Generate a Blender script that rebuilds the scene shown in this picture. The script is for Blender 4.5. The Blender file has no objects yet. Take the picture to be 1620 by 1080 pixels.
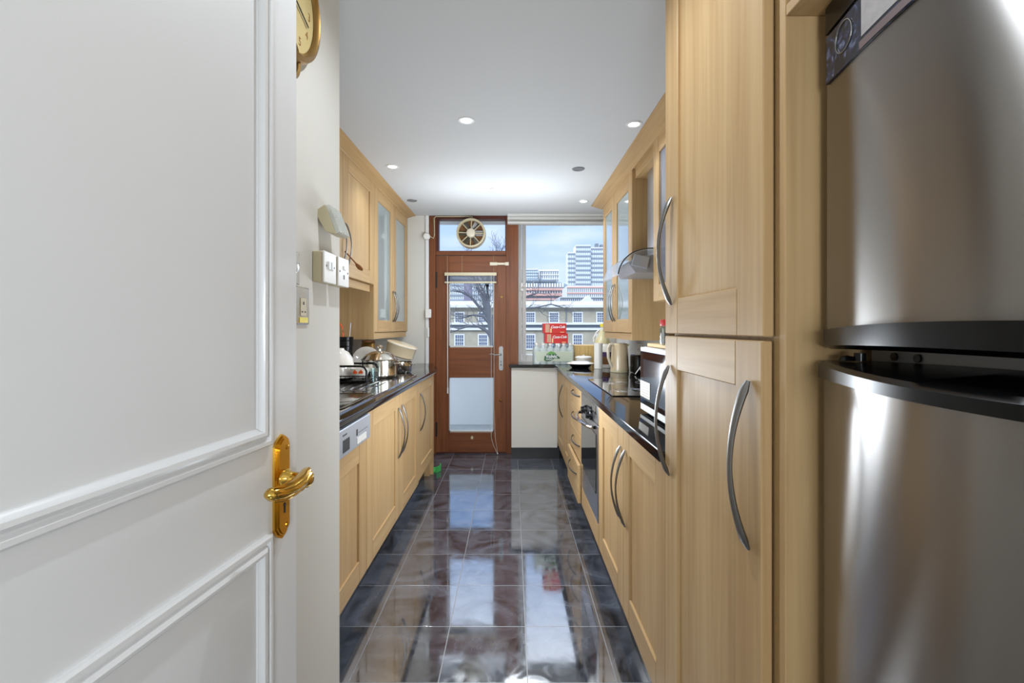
import bpy, bmesh, math, random
from mathutils import Vector, Matrix
random.seed(7)
C = bpy.context.scene.collection
PI = math.pi
CAMZ = 1.27
F = 750.0
def XZ(px, py, Y):            # the world X and Z that a point of the photograph has at depth Y
    return ((px-810)*Y/F, CAMZ-(py-518)*Y/F)
def lin(c):
    return tuple(((v/255)/12.92 if v/255 <= .04045 else ((v/255+.055)/1.055)**2.4) for v in c)+(1,)
# ------------------------------------------------------------------ materials
def newmat(name):
    m = bpy.data.materials.new(name); m.use_nodes = True
    nt = m.node_tree; b = nt.nodes['Principled BSDF']
    return m, nt, b
def mat(name, col, rough=.5, metal=0, spec=.5, coat=0, trans=0, ior=None, emit=None, es=0, noise=0, nscale=8, bump=0, bscale=80, aniso=0):
    m, nt, b = newmat(name)
    c = lin(col)
    b.inputs['Base Color'].default_value = c
    b.inputs['Roughness'].default_value = rough
    b.inputs['Metallic'].default_value = metal
    b.inputs['Specular IOR Level'].default_value = spec
    b.inputs['Coat Weight'].default_value = coat
    b.inputs['Coat Roughness'].default_value = .05
    b.inputs['Transmission Weight'].default_value = trans
    if ior: b.inputs['IOR'].default_value = ior
    if aniso: b.inputs['Anisotropic'].default_value = aniso
    if emit:
        b.inputs['Emission Color'].default_value = lin(emit); b.inputs['Emission Strength'].default_value = es
    N = nt.nodes; L = nt.links
    tc = N.new('ShaderNodeTexCoord')
    if noise:
        n = N.new('ShaderNodeTexNoise'); n.inputs['Scale'].default_value = nscale; n.inputs['Detail'].default_value = 4
        L.new(tc.outputs['Object'], n.inputs['Vector'])
        mx = N.new('ShaderNodeMix'); mx.data_type = 'RGBA'
        mx.inputs[6].default_value = tuple(v*(1-noise) for v in c[:3])+(1,)
        mx.inputs[7].default_value = tuple(min(1, v*(1+noise)) for v in c[:3])+(1,)
        L.new(n.outputs['Fac'], mx.inputs[0]); L.new(mx.outputs[2], b.inputs['Base Color'])
    if bump:
        n2 = N.new('ShaderNodeTexNoise'); n2.inputs['Scale'].default_value = bscale
        L.new(tc.outputs['Object'], n2.inputs['Vector'])
        bp = N.new('ShaderNodeBump'); bp.inputs['Strength'].default_value = bump; bp.inputs['Distance'].default_value = .002
        L.new(n2.outputs['Fac'], bp.inputs['Height']); L.new(bp.outputs['Normal'], b.inputs['Normal'])
    return m
def wood(name, c1, c2, axis='z', rough=.5, coat=.0, fine=60, streak=9):
    m, nt, b = newmat(name); N = nt.nodes; L = nt.links
    tc = N.new('ShaderNodeTexCoord'); mp = N.new('ShaderNodeMapping')
    s = {'z': (fine, fine, 2.2), 'y': (fine, 2.2, fine), 'x': (2.2, fine, fine)}[axis]
    mp.inputs['Scale'].default_value = s
    L.new(tc.outputs['Object'], mp.inputs['Vector'])
    n = N.new('ShaderNodeTexNoise'); n.inputs['Scale'].default_value = 1; n.inputs['Detail'].default_value = 5; n.inputs['Distortion'].default_value = .3
    L.new(mp.outputs['Vector'], n.inputs['Vector'])
    mp2 = N.new('ShaderNodeMapping'); s2 = {'z': (streak, streak, .7), 'y': (streak, .7, streak), 'x': (.7, streak, streak)}[axis]
    mp2.inputs['Scale'].default_value = s2; L.new(tc.outputs['Object'], mp2.inputs['Vector'])
    n2 = N.new('ShaderNodeTexNoise'); n2.inputs['Scale'].default_value = 1; n2.inputs['Detail'].default_value = 3
    L.new(mp2.outputs['Vector'], n2.inputs['Vector'])
    ad = N.new('ShaderNodeMath'); ad.operation = 'ADD'; L.new(n.outputs['Fac'], ad.inputs[0]); L.new(n2.outputs['Fac'], ad.inputs[1])
    mr = N.new('ShaderNodeMapRange'); mr.inputs['From Min'].default_value = .65; mr.inputs['From Max'].default_value = 1.35
    L.new(ad.outputs[0], mr.inputs['Value'])
    mx = N.new('ShaderNodeMix'); mx.data_type = 'RGBA'; mx.inputs[6].default_value = lin(c1); mx.inputs[7].default_value = lin(c2)
    L.new(mr.outputs['Result'], mx.inputs[0]); L.new(mx.outputs[2], b.inputs['Base Color'])
    b.inputs['Roughness'].default_value = rough; b.inputs['Coat Weight'].default_value = coat; b.inputs['Coat Roughness'].default_value = .2; b.inputs['Specular IOR Level'].default_value = .35
    return m
def clear_glass(name, tint=(253, 254, 255), refl=.0, rough=.0):
    m = bpy.data.materials.new(name); m.use_nodes = True; nt = m.node_tree; N = nt.nodes; L = nt.links
    N.remove(N['Principled BSDF']); out = N['Material Output']
    t = N.new('ShaderNodeBsdfTransparent'); t.inputs[0].default_value = lin(tint)
    g = N.new('ShaderNodeBsdfGlossy'); g.inputs['Roughness'].default_value = rough
    mx = N.new('ShaderNodeMixShader'); fr = N.new('ShaderNodeLayerWeight'); fr.inputs[0].default_value = .1
    mm = N.new('ShaderNodeMath'); mm.operation = 'MULTIPLY_ADD'; mm.inputs[1].default_value = .3; mm.inputs[2].default_value = refl
    L.new(fr.outputs['Fresnel'], mm.inputs[0]); mm.use_clamp = True
    L.new(mm.outputs[0], mx.inputs[0]); L.new(t.outputs[0], mx.inputs[1]); L.new(g.outputs[0], mx.inputs[2]); L.new(mx.outputs[0], out.inputs[0])
    return m
M = {}
MA1, MA2 = (171, 137, 93), (196, 165, 119)
M['maple'] = wood('maple_vertical', MA1, MA2, 'z')
M['maple_y'] = wood('maple_along', MA1, MA2, 'y')
M['maple_x'] = wood('maple_across', MA1, MA2, 'x')
M['mahog'] = wood('mahogany_vertical', (92, 48, 22), (134, 78, 42), 'z', .5, 0, 40, 7)
M['mahog_x'] = wood('mahogany_across', (92, 48, 22), (134, 78, 42), 'x', .5, 0, 40, 7)
M['mahog_dark'] = wood('mahogany_dark', (66, 30, 22), (92, 44, 30), 'z', .5, 0, 40, 7)
M['wall'] = mat('painted_wall', (212, 209, 201), .75, bump=.08, bscale=300)
M['white'] = mat('white_gloss_paint', (226, 226, 226), .35, coat=.2)
M['ceil'] = mat('ceiling_paint', (202, 203, 204), .85)
M['frame'] = mat('window_frame_paint', (205, 203, 198), .45)
M['nickel'] = mat('satin_nickel', (132, 130, 127), .42, 1)
M['steel'] = mat('brushed_steel', (190, 190, 192), .28, 1, bump=.05, bscale=40)
M['chrome'] = mat('polished_steel', (225, 220, 210), .1, 1)
M['brass'] = mat('polished_brass', (224, 180, 84), .13, 1)
M['oldbrass'] = mat('aged_brass', (150, 116, 62), .35, .8, noise=.3, nscale=20)
M['black'] = mat('black_plastic', (7, 7, 8), .22, spec=.25)
M['blackmatt'] = mat('black_matt', (18, 18, 19), .6)
M['blackglass'] = mat('black_glass', (8, 9, 12), .04, coat=.5)
M['plinth'] = mat('plinth_black', (30, 30, 32), .35)
M['silver'] = mat('silver_plastic', (176, 180, 188), .35, .4)
M['whiteplastic'] = mat('white_plastic', (232, 230, 224), .35)
M['cream'] = mat('cream_plastic', (212, 202, 180), .35)
M['beige'] = mat('beige_plastic', (196, 184, 152), .4)
M['porcelain'] = mat('porcelain', (236, 230, 220), .12, coat=.5)
M['darkgrey'] = mat('dark_marks', (50, 52, 56), .5)
M['red'] = mat('red_card', (196, 30, 24), .4)
M['redcap'] = mat('red_plastic', (206, 24, 20), .3)
M['orange'] = mat('orange_plastic', (230, 90, 24), .35)
M['green'] = mat('green_plastic', (60, 170, 80), .4)
M['dkgreen'] = mat('dark_green_print', (26, 84, 44), .4)
M['ltgreen'] = mat('light_green_print', (90, 150, 60), .4)
M['oil'] = mat('cooking_oil', (238, 214, 60), .15, coat=.4)
M['yellow'] = mat('yellow_plastic', (238, 216, 40), .35)
M['brown'] = mat('brown_contents', (112, 72, 34), .7, noise=.5, nscale=60)
M['purple'] = mat('purple_label', (70, 40, 96), .5)
M['straw'] = wood('straw_weave', (196, 160, 96), (236, 210, 150), 'z', .6, 0, 90, 30)
M['board'] = wood('beech_board', (222, 184, 122), (240, 208, 152), 'y', .5, 0)
M['spoonwood'] = wood('dark_olive_wood', (120, 72, 30), (160, 104, 52), 'z', .5, 0)
M['glass'] = clear_glass('window_glass')
M['clear'] = clear_glass('clear_plastic', (232, 240, 240), .1)
def film(name, col, alpha, rough=.15):
    m, nt, b = newmat(name); b.inputs['Base Color'].default_value = lin(col); b.inputs['Alpha'].default_value = alpha; b.inputs['Roughness'].default_value = rough; return m
M['smoked'] = film('hood_glass', (205, 210, 208), .45)
M['lens'] = film('clear_lens', (220, 222, 215), .5, .1)
M['frost'] = mat('frosted_cabinet_glass', (148, 160, 160), .07, spec=.8, coat=.4)
M['ribbed'] = mat('grey_cabinet_glass', (112, 112, 120), .12, spec=.8, coat=.3)
M['lamp'] = mat('lamp_glow', (255, 255, 255), .5, emit=(255, 250, 240), es=6)
M['lampoff'] = mat('unlit_lamp', (120, 120, 122), .3, .3)
M['creampan'] = mat('cream_enamel', (222, 205, 172), .15, coat=.6)
def granite(name):
    m, nt, b = newmat(name); N = nt.nodes; L = nt.links
    tc = N.new('ShaderNodeTexCoord'); v = N.new('ShaderNodeTexNoise'); v.inputs['Scale'].default_value = 260; v.inputs['Detail'].default_value = 3
    L.new(tc.outputs['Object'], v.inputs['Vector'])
    cr = N.new('ShaderNodeValToRGB'); cr.color_ramp.elements[0].position = .62; cr.color_ramp.elements[0].color = lin((20, 20, 22)); cr.color_ramp.elements[1].position = .75; cr.color_ramp.elements[1].color = lin((70, 68, 64))
    L.new(v.outputs['Fac'], cr.inputs[0]); L.new(cr.outputs[0], b.inputs['Base Color'])
    b.inputs['Roughness'].default_value = .07; b.inputs['IOR'].default_value = 1.55
    return m
M['granite'] = granite('black_granite')
def brushed(name):
    m, nt, b = newmat(name); N = nt.nodes; L = nt.links
    b.inputs['Metallic'].default_value = 1; b.inputs['Base Color'].default_value = lin((146, 143, 140))
    tc = N.new('ShaderNodeTexCoord'); mp = N.new('ShaderNodeMapping'); mp.inputs['Scale'].default_value = (3, 3, 400)
    L.new(tc.outputs['Object'], mp.inputs['Vector']); n = N.new('ShaderNodeTexNoise'); n.inputs['Scale'].default_value = 1; n.inputs['Detail'].default_value = 3
    L.new(mp.outputs['Vector'], n.inputs['Vector'])
    bp = N.new('ShaderNodeBump'); bp.inputs['Strength'].default_value = .02; bp.inputs['Distance'].default_value = .0005
    L.new(n.outputs['Fac'], bp.inputs['Height']); L.new(bp.outputs['Normal'], b.inputs['Normal'])
    sm = N.new('ShaderNodeTexNoise'); sm.inputs['Scale'].default_value = 5; sm.inputs['Detail'].default_value = 4
    L.new(tc.outputs['Object'], sm.inputs['Vector'])
    mr = N.new('ShaderNodeMapRange'); mr.inputs['To Min'].default_value = .225; mr.inputs['To Max'].default_value = .25
    L.new(sm.outputs['Fac'], mr.inputs['Value']); L.new(mr.outputs['Result'], b.inputs['Roughness'])
    b.inputs['Anisotropic'].default_value = 1; b.inputs['Anisotropic Rotation'].default_value = .25
    tg = N.new('ShaderNodeTangent'); tg.direction_type = 'RADIAL'; tg.axis = 'Z'
    L.new(tg.outputs[0], b.inputs['Tangent'])
    return m
M['fridge'] = brushed('brushed_fridge_steel')
def tiles(name):
    m, nt, b = newmat(name); N = nt.nodes; L = nt.links
    tc = N.new('ShaderNodeTexCoord'); sp = N.new('ShaderNodeSeparateXYZ'); L.new(tc.outputs['Object'], sp.inputs[0])
    def ma(op, a, bb=None, cc=None):
        n = N.new('ShaderNodeMath'); n.operation = op
        for i, v in enumerate((a, bb, cc)):
            if v is None: continue
            if isinstance(v, (int, float)): n.inputs[i].default_value = v
            else: L.new(v, n.inputs[i])
        return n.outputs[0]
    T = .32
    u = ma('DIVIDE', ma('SUBTRACT', sp.outputs[0], .056), T); v = ma('DIVIDE', ma('SUBTRACT', sp.outputs[1], 2.015), T)
    fu = ma('ABSOLUTE', ma('SUBTRACT', ma('FRACT', u), .5)); fv = ma('ABSOLUTE', ma('SUBTRACT', ma('FRACT', v), .5))
    gm = ma('GREATER_THAN', ma('MAXIMUM', fu, fv), .4945)
    cb = N.new('ShaderNodeCombineXYZ'); L.new(ma('FLOOR', u), cb.inputs[0]); L.new(ma('FLOOR', v), cb.inputs[1])
    wn = N.new('ShaderNodeTexWhiteNoise'); wn.noise_dimensions = '2D'; L.new(cb.outputs[0], wn.inputs['Vector'])
    off = N.new('ShaderNodeVectorMath'); off.operation = 'MULTIPLY_ADD'; L.new(wn.outputs['Color'], off.inputs[0]); off.inputs[1].default_value = (9, 9, 9); L.new(tc.outputs['Object'], off.inputs[2])
    n = N.new('ShaderNodeTexNoise'); n.inputs['Scale'].default_value = 4.5; n.inputs['Detail'].default_value = 9; n.inputs['Roughness'].default_value = .68; n.inputs['Distortion'].default_value = 1.6
    L.new(off.outputs[0], n.inputs['Vector'])
    cr = N.new('ShaderNodeValToRGB'); e = cr.color_ramp.elements
    e[0].position = .36; e[0].color = lin((38, 40, 46)); e[1].position = .66; e[1].color = lin((94, 99, 110))
    L.new(n.outputs['Fac'], cr.inputs[0])
    mx = N.new('ShaderNodeMix'); mx.data_type = 'RGBA'; L.new(gm, mx.inputs[0]); L.new(cr.outputs[0], mx.inputs[6]); mx.inputs[7].default_value = lin((84, 85, 88))
    L.new(mx.outputs[2], b.inputs['Base Color'])
    n2 = N.new('ShaderNodeTexNoise'); n2.inputs['Scale'].default_value = 7; n2.inputs['Detail'].default_value = 8; n2.inputs['Distortion'].default_value = 2
    L.new(tc.outputs['Object'], n2.inputs['Vector'])
    mr = N.new('ShaderNodeMapRange'); mr.inputs['From Min'].default_value = .4; mr.inputs['From Max'].default_value = .7; mr.inputs['To Min'].default_value = .045; mr.inputs['To Max'].default_value = .13
    L.new(n2.outputs['Fac'], mr.inputs['Value'])
    L.new(ma('MAXIMUM', mr.outputs['Result'], ma('MULTIPLY', gm, .6)), b.inputs['Roughness'])
    b.inputs['IOR'].default_value = 2.9
    bp = N.new('ShaderNodeBump'); bp.inputs['Strength'].default_value = .2; bp.inputs['Distance'].default_value = .002; bp.invert = True
    L.new(gm, bp.inputs['Height']); L.new(bp.outputs['Normal'], b.inputs['Normal'])
    return m
M['tiles'] = tiles('polished_black_tiles')
# ------------------------------------------------------------------ mesh helpers
class MB:
    def __init__(s): s.bm = bmesh.new()
    def _mi(s, faces, mi):
        for f in faces: f.material_index = mi
    def box(s, x0, x1, y0, y1, z0, z1, bev=0, mi=0, rot=None, seg=1):
        x0, x1 = sorted((x0, x1)); y0, y1 = sorted((y0, y1)); z0, z1 = sorted((z0, z1))
        r = bmesh.ops.create_cube(s.bm, size=1)
        vs = r['verts']
        for v in vs:
            v.co = Vector((x0+(v.co.x+.5)*(x1-x0), y0+(v.co.y+.5)*(y1-y0), z0+(v.co.z+.5)*(z1-z0)))
        if bev:
            es = list({e for v in vs for e in v.link_edges})
            rr = bmesh.ops.bevel(s.bm, geom=es, offset=bev, segments=seg, affect='EDGES', profile=.5)
            vs = list({v for f in rr['faces'] for v in f.verts} | {v for v in vs if v.is_valid})
        fs = {f for v in vs for f in v.link_faces}
        s._mi(fs, mi)
        if rot: bmesh.ops.transform(s.bm, matrix=rot, verts=vs)
        return vs
    def prism(s, pts, axis, c0, c1, mi=0, mat=None):
        # pts in the plane: axis 'y' -> (x,z), 'x' -> (y,z), 'z' -> (x,y)
        def P(a, b, c): return {'y': (a, c, b), 'x': (c, a, b), 'z': (a, b, c)}[axis]
        v0 = [s.bm.verts.new(P(a, b, c0)) for a, b in pts]; v1 = [s.bm.verts.new(P(a, b, c1)) for a, b in pts]
        n = len(pts); fs = [s.bm.faces.new(v0), s.bm.faces.new(v1[::-1])]
        for i in range(n): fs.append(s.bm.faces.new((v0[i], v1[i], v1[(i+1) % n], v0[(i+1) % n])))
        s._mi(fs, mi); vs = v0+v1
        if mat: bmesh.ops.transform(s.bm, matrix=mat, verts=vs)
        return vs
    def lathe(s, prof, c=(0, 0, 0), seg=32, mi=0, mat=None, cap=True):
        rings = []
        for r, z in prof:
            if r < 1e-5: rings.append([s.bm.verts.new((0, 0, z))])
            else: rings.append([s.bm.verts.new((r*math.cos(2*PI*i/seg), r*math.sin(2*PI*i/seg), z)) for i in range(seg)])
        fs = []
        for a, b in zip(rings, rings[1:]):
            for i in range(seg):
                j = (i+1) % seg
                if len(a) == 1 and len(b) == 1: continue
                if len(a) == 1: fs.append(s.bm.faces.new((a[0], b[j], b[i])))
                elif len(b) == 1: fs.append(s.bm.faces.new((a[i], a[j], b[0])))
                else: fs.append(s.bm.faces.new((a[i], a[j], b[j], b[i])))
        if cap:
            if len(rings[0]) > 1: fs.append(s.bm.faces.new(rings[0][::-1]))
            if len(rings[-1]) > 1: fs.append(s.bm.faces.new(rings[-1]))
        s._mi(fs, mi); vs = [v for r in rings for v in r]
        mm = Matrix.Translation(Vector(c)) @ (mat if mat else Matrix.Identity(4))
        bmesh.ops.transform(s.bm, matrix=mm, verts=vs)
        return vs
    def tube(s, pts, r, seg=8, mi=0, up=(0, 0, 1), flat=1.0, closed=False):
        # r: number or list; flat: ratio of the radius along 'up' side to the other
        pts = [Vector(p) for p in pts]; n = len(pts); rs = r if isinstance(r, (list, tuple)) else [r]*n
        rings = []; upv = Vector(up)
        for i, p in enumerate(pts):
            if closed: t = pts[(i+1) % n]-pts[i-1]
            else: t = pts[min(i+1, n-1)]-pts[max(i-1, 0)]
            t.normalize(); sd = t.cross(upv)
            if sd.length < 1e-4: sd = t.cross(Vector((1, 0, 0)))
            if sd.length < 1e-4: sd = t.cross(Vector((0, 1, 0)))
            sd.normalize(); u = sd.cross(t).normalized()
            rings.append([s.bm.verts.new(p+sd*rs[i]*math.cos(2*PI*k/seg)+u*rs[i]*flat*math.sin(2*PI*k/seg)) for k in range(seg)])
        fs = []
        R = rings+[rings[0]] if closed else rings
        for a, b in zip(R, R[1:]):
            for k in range(seg): fs.append(s.bm.faces.new((a[k], a[(k+1) % seg], b[(k+1) % seg], b[k])))
        if not closed: fs += [s.bm.faces.new(rings[0][::-1]), s.bm.faces.new(rings[-1])]
        s._mi(fs, mi)
        return [v for q in rings for v in q]
    def loops(s, Ls, mi=0, capfirst=False, caplast=True):
        rr = [[s.bm.verts.new(p) for p in L] for L in Ls]; fs = []
        for a, b in zip(rr, rr[1:]):
            n = len(a)
            for i in range(n): fs.append(s.bm.faces.new((a[i], a[(i+1) % n], b[(i+1) % n], b[i])))
        if caplast: fs.append(s.bm.faces.new(rr[-1]))
        if capfirst: fs.append(s.bm.faces.new(rr[0][::-1]))
        s._mi(fs, mi)
        return [v for q in rr for v in q]
    def build(s, name, mats, parent=None, smooth=False, local=False):
        if not isinstance(mats, (list, tuple)): mats = [mats]
        bmesh.ops.recalc_face_normals(s.bm, faces=s.bm.faces[:])
        me = bpy.data.meshes.new(name)
        if parent is not None:
            if not local: bmesh.ops.translate(s.bm, vec=-wloc(parent), verts=s.bm.verts[:])
        s.bm.to_mesh(me); s.bm.free()
        for k in mats: me.materials.append(M[k] if isinstance(k, str) else k)
        if smooth:
            me.polygons.foreach_set('use_smooth', [True]*len(me.polygons))
            try: me.set_sharp_from_angle(angle=math.radians(smooth if smooth is not True else 35))
            except Exception: pass
        o = bpy.data.objects.new(name, me); C.objects.link(o)
        if parent is not None: o.parent = parent
        return o
def wloc(o):
    v = Vector((0, 0, 0))
    while o is not None: v += o.location; o = o.parent
    return v
def tag(o, label, cat, group=None, kind=None):
    if label: o['label'] = label
    if cat: o['category'] = cat
    if group: o['group'] = group
    if kind: o['kind'] = kind
    return o
def thing(name, label, cat, loc, group=None, rz=0):
    o = bpy.data.objects.new(name, None); C.objects.link(o); o.location = loc; o.rotation_euler = (0, 0, rz)
    o.empty_display_size = .05
    return tag(o, label, cat, group)
def struct(o, label=None, cat=None):
    o['kind'] = 'structure'
    if label: o['label'] = label
    if cat: o['category'] = cat
    return o
def bx(name, mats, parent, *a, **k):
    sm = k.pop('smooth', False); loc = k.pop('local', False)
    m = MB(); m.box(*a, **k); return m.build(name, mats, parent, smooth=sm, local=loc)
def textobj(name, s, size, material, parent, matrix, ext=.0004, shear=0, spacing=1.0, bold=0, align='CENTER'):
    cu = bpy.data.curves.new(name, 'FONT'); cu.body = s; cu.size = size; cu.extrude = ext; cu.shear = shear; cu.offset = bold
    cu.space_character = spacing; cu.align_x = align; cu.align_y = 'CENTER'; cu.resolution_u = 3
    t = bpy.data.objects.new(name+'_tmp', cu); C.objects.link(t)
    dg = bpy.context.evaluated_depsgraph_get(); me = bpy.data.meshes.new_from_object(t.evaluated_get(dg))
    bpy.data.objects.remove(t); bpy.data.curves.remove(cu)
    me.name = name; me.transform(matrix)
    if parent is not None: me.transform(Matrix.Translation(-wloc(parent)))
    me.materials.clear(); me.materials.append(M[material])
    o = bpy.data.objects.new(name, me); C.objects.link(o)
    if parent is not None: o.parent = parent
    return o
FRONT = lambda x, y, z: Matrix.Translation((x, y, z)) @ Matrix.Rotation(PI/2, 4, 'X')     # text that faces -Y
PL = 7; LC = (.85, .925, 1)
SPOT_AND_FILLS = [(.0, 1.15, 2.38, (24, .02)), (.1, -.9, 1.3, (44, .2)), (.05, 1.85, 1.1, (2.5, .2)), (.0, 2.35, 1.0, (10, .2)), (.04, 2.8, 1.0, (15, .15)), (-.38, 3.85, 1.8, (11, .12)), (.2, 3.85, 1.82, (12, .12))]; WS = 1.04; SUN = 1.2; EXPO = 0.36; ZEN = 2.9  # first is an unseen ceiling downlight; the rest are added fills without fittings
# ------------------------------------------------------------------ camera
cd = bpy.data.cameras.new('camera'); cam = bpy.data.objects.new('camera', cd); C.objects.link(cam)
cd.sensor_width = 36; cd.lens = 36*F/1620; cd.shift_y = -22/1620; cd.clip_start = .02; cd.clip_end = 2000
cam.location = (0, 0, CAMZ); cam.rotation_euler = (PI/2, 0, 0)
bpy.context.scene.camera = cam
CEIL = 2.396; YB = 4.77; XL = -1.35; XR = 1.10; XN = -.54
# ------------------------------------------------------------------ the room
struct(bx('floor', 'tiles', None, -1.6, 1.3, -2.6, 5.2, -.12, 0), 'polished black floor tiles')
struct(bx('ceiling', 'ceil', None, -1.6, 1.3, -2.6, 5.2, CEIL, CEIL+.12), 'smooth white ceiling')
struct(bx('wall_left', 'wall', None, XL-.12, XL, 1.484, YB+.1, 0, CEIL), 'white wall behind the left worktop')
struct(bx('wall_entrance', 'wall', None, XL-.12, XN, -.02, 1.484, 0, CEIL), 'white wall end with sockets and clock')
struct(bx('wall_hall', 'wall', None, -1.47, -1.35, -2.5, -.02, 0, CEIL), 'hall wall')
struct(bx('wall_right', 'wall', None, XR, XR+.12, -2.5, 5.15, 0, CEIL), 'white wall behind the right worktop')
struct(bx('wall_front', 'wall', None, -1.47, 1.22, -2.6, -2.5, 0, CEIL), 'hall wall')
m = MB(); m.box(XL, -.836, YB, YB+.1, 0, CEIL); struct(m.build('wall_back', 'wall'), 'white wall between the left cabinets and the brown door')
m = MB()
x0 = -.006
m.box(x0, .44, 4.6, 4.66, .107, .88); m.box(x0, x0+.05, 4.66, YB-.002, .107, .88); m.box(.1, XR, 5.0, 5.15, 0, .93)
struct(m.build('wall_under_window', 'wall'), 'white boxed-in panel under the window sill')
struct(bx('baseboard_back', 'plinth', None, x0-.004, .46, 4.59, 4.66, 0, .106), 'black plinth under the white panel')
struct(bx('trim_1', 'white', None, -.868, -.838, YB-.018, YB, 0, CEIL, bev=.003), 'white architrave beside the brown door')
# window
wn = thing('window_1', None, None, (.06, 5.0, .93)); wn['kind'] = 'structure'; wn['label'] = 'wide window with pale frame'
zb = XZ(0, 571, 5.05)[1]; zg = XZ(0, 561, 5.05)[1]; xg = XZ(832, 0, 5.05)[0]
m = MB()
m.box(.065, xg-.045, 5.0, 5.1, zb-.01, CEIL, bev=.004); m.box(xg-.04, xg, 5.02, 5.08, zb, CEIL-.02, bev=.004)
m.box(xg, XR, 5.02, 5.08, zb-.01, zg, bev=.004); m.box(xg, XR, 5.02, 5.08, XZ(0, 356, 5.05)[1], CEIL, bev=.004); m.box(1.04, XR, 5.02, 5.08, zg, CEIL-.02, bev=.003)
m.box(.065, XR, 4.98, 5.1, zb-.03, zb-.01)
m.build('window_frame', 'frame', wn, smooth=30)
bx('window_glass', 'glass', wn, xg, 1.04, 5.045, 5.05, zg, XZ(0, 356, 5.05)[1])
m = MB(); cx, cz = XZ(826, 454, 5.01); m.box(cx-.02, cx+.012, 4.985, 5.0, cz-.045, cz+.045, bev=.004); m.tube([(cx, 4.98, cz-.01), (cx+.01, 4.955, cz), (cx+.03, 4.955, cz+.01)], .007)
m.build('window_catch', 'whiteplastic', wn, smooth=True)
bl = thing('blind_cassette', 'white blind cassette across the top of the window', 'blind', (.5, 4.72, CEIL))
xa = XZ(802.8, 0, 4.7)[0]
m = MB(); m.box(xa, XR, 4.735, 4.745, 2.318, 2.372); m.box(xa, XR, 4.68, 4.745, 2.298, 2.318, bev=.003); m.box(xa, XR, 4.68, 4.745, 2.373, CEIL-.001, bev=.002)
m.build('casing', 'frame', bl, smooth=30)
# ------------------------------------------------------------------ brown back door
D = thing('door_2', None, None, (-.41, YB, 0)); D['kind'] = 'structure'; D['label'] = 'brown wooden glazed door to the balcony'
def zz(py, Y=YB): return XZ(0, py, Y)[1]
def xx(px, Y=YB): return XZ(px, 0, Y)[0]
m = MB()
m.box(xx(678.9), xx(689), YB, YB+.1, 0, CEIL, bev=.003); m.box(xx(800.5), xx(819.6), YB, YB+.28, 0, CEIL, bev=.003)
m.box(xx(689), xx(800.5), YB, YB+.1, zz(346.5), CEIL, bev=.003, mi=1); m.box(xx(689), xx(800.5), YB+.005, YB+.1, zz(403.2), zz(396.4), bev=.003, mi=2)
m.box(xx(689), xx(693.8), YB+.01, YB+.08, zz(396.4), zz(346.5), mi=1); m.box(xx(799.2), xx(800.5), YB+.01, YB+.08, zz(396.4), zz(346.5), mi=1)
m.box(xx(688), xx(801), YB+.02, YB+.1, 0, .012, mi=1)
m.build('door_frame', ['mahog', 'mahog_dark', 'mahog_x'], D, smooth=30)
bx('transom_glass', 'glass', D, xx(693.8), xx(799.2), YB+.04, YB+.045, zz(396.4), zz(346.5))
gx0, gx1 = xx(709.8), xx(781); ux0, ux1 = gx0, gx1
m = MB(); dx0, dx1 = xx(689.4), xx(801.3); yd0, yd1 = YB+.012, YB+.057
m.box(dx0, ux0, yd0, yd1, .014, zz(404.5), bev=.002); m.box(ux1, dx1, yd0, yd1, .014, zz(404.5), bev=.002)
m.box(ux0, ux1, yd0, yd1, zz(435), zz(404.5), bev=.002, mi=1); m.box(ux0, ux1, yd0, yd1, zz(597), zz(549.5), bev=.002, mi=1); m.box(ux0, ux1, yd0, yd1, .014, zz(684.5), bev=.002, mi=1)
m.build('door_leaf', ['mahog', 'mahog_x'], D, smooth=30)
bx('upper_pane', 'glass', D, ux0, ux1, YB+.035, YB+.039, zz(549.5), zz(435))
bx('lower_pane', 'glass', D, ux0, ux1, YB+.035, YB+.039, zz(684.5), zz(597))
m = MB()
for a, b_ in ((zz(549.5), zz(435)), (zz(684.5), zz(597))):
    w = .008
    m.box(ux0, ux0+w, YB+.04, YB+.052, a, b_); m.box(ux1-w, ux1, YB+.04, YB+.052, a, b_); m.box(ux0, ux1, YB+.04, YB+.052, a, a+.016); m.box(ux0, ux1, YB+.04, YB+.052, b_-w, b_)
m.build('glazing_bead', 'frame', D)
def rr2(cx, cz, w, h, r, n=6):
    P = []
    for k, (sx, sz) in enumerate(((1, 1), (-1, 1), (-1, -1), (1, -1))):
        for i in range(n+1):
            a = PI/2*k+PI/2*i/n
            P.append((cx+sx*(w/2-r)+r*math.cos(a), cz+sz*(h/2-r)+r*math.sin(a)))
    return P
m = MB(); hx = xx(792.6); m.prism(rr2(hx, (zz(547.5)+zz(586))/2, .042, zz(547.5)-zz(586), .02), 'y', YB+.003, YB+.012)
m.prism(rr2(hx, zz(572), .006, .02, .003), 'y', YB+.001, YB+.004, mi=1)
m.prism(rr2(hx, zz(577), .012, .012, .004), 'y', YB+.001, YB+.004, mi=1)
hp = m.build('handle_plate', ['nickel', 'blackmatt'], D, smooth=30); hp['label'] = 'satin metal handle plate'
m = MB(); hz = zz(560.5)
m.tube([(hx, YB+.004, hz), (hx, YB-.04, hz), (hx-.02, YB-.045, hz), (hx-.06, YB-.045, hz-.003), (hx-.09, YB-.043, hz+.006), (hx-.112, YB-.04, hz+.002)], [.009, .009, .008, .007, .006, .006], 10)
m.build('lever', 'nickel', D, smooth=True)
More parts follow.
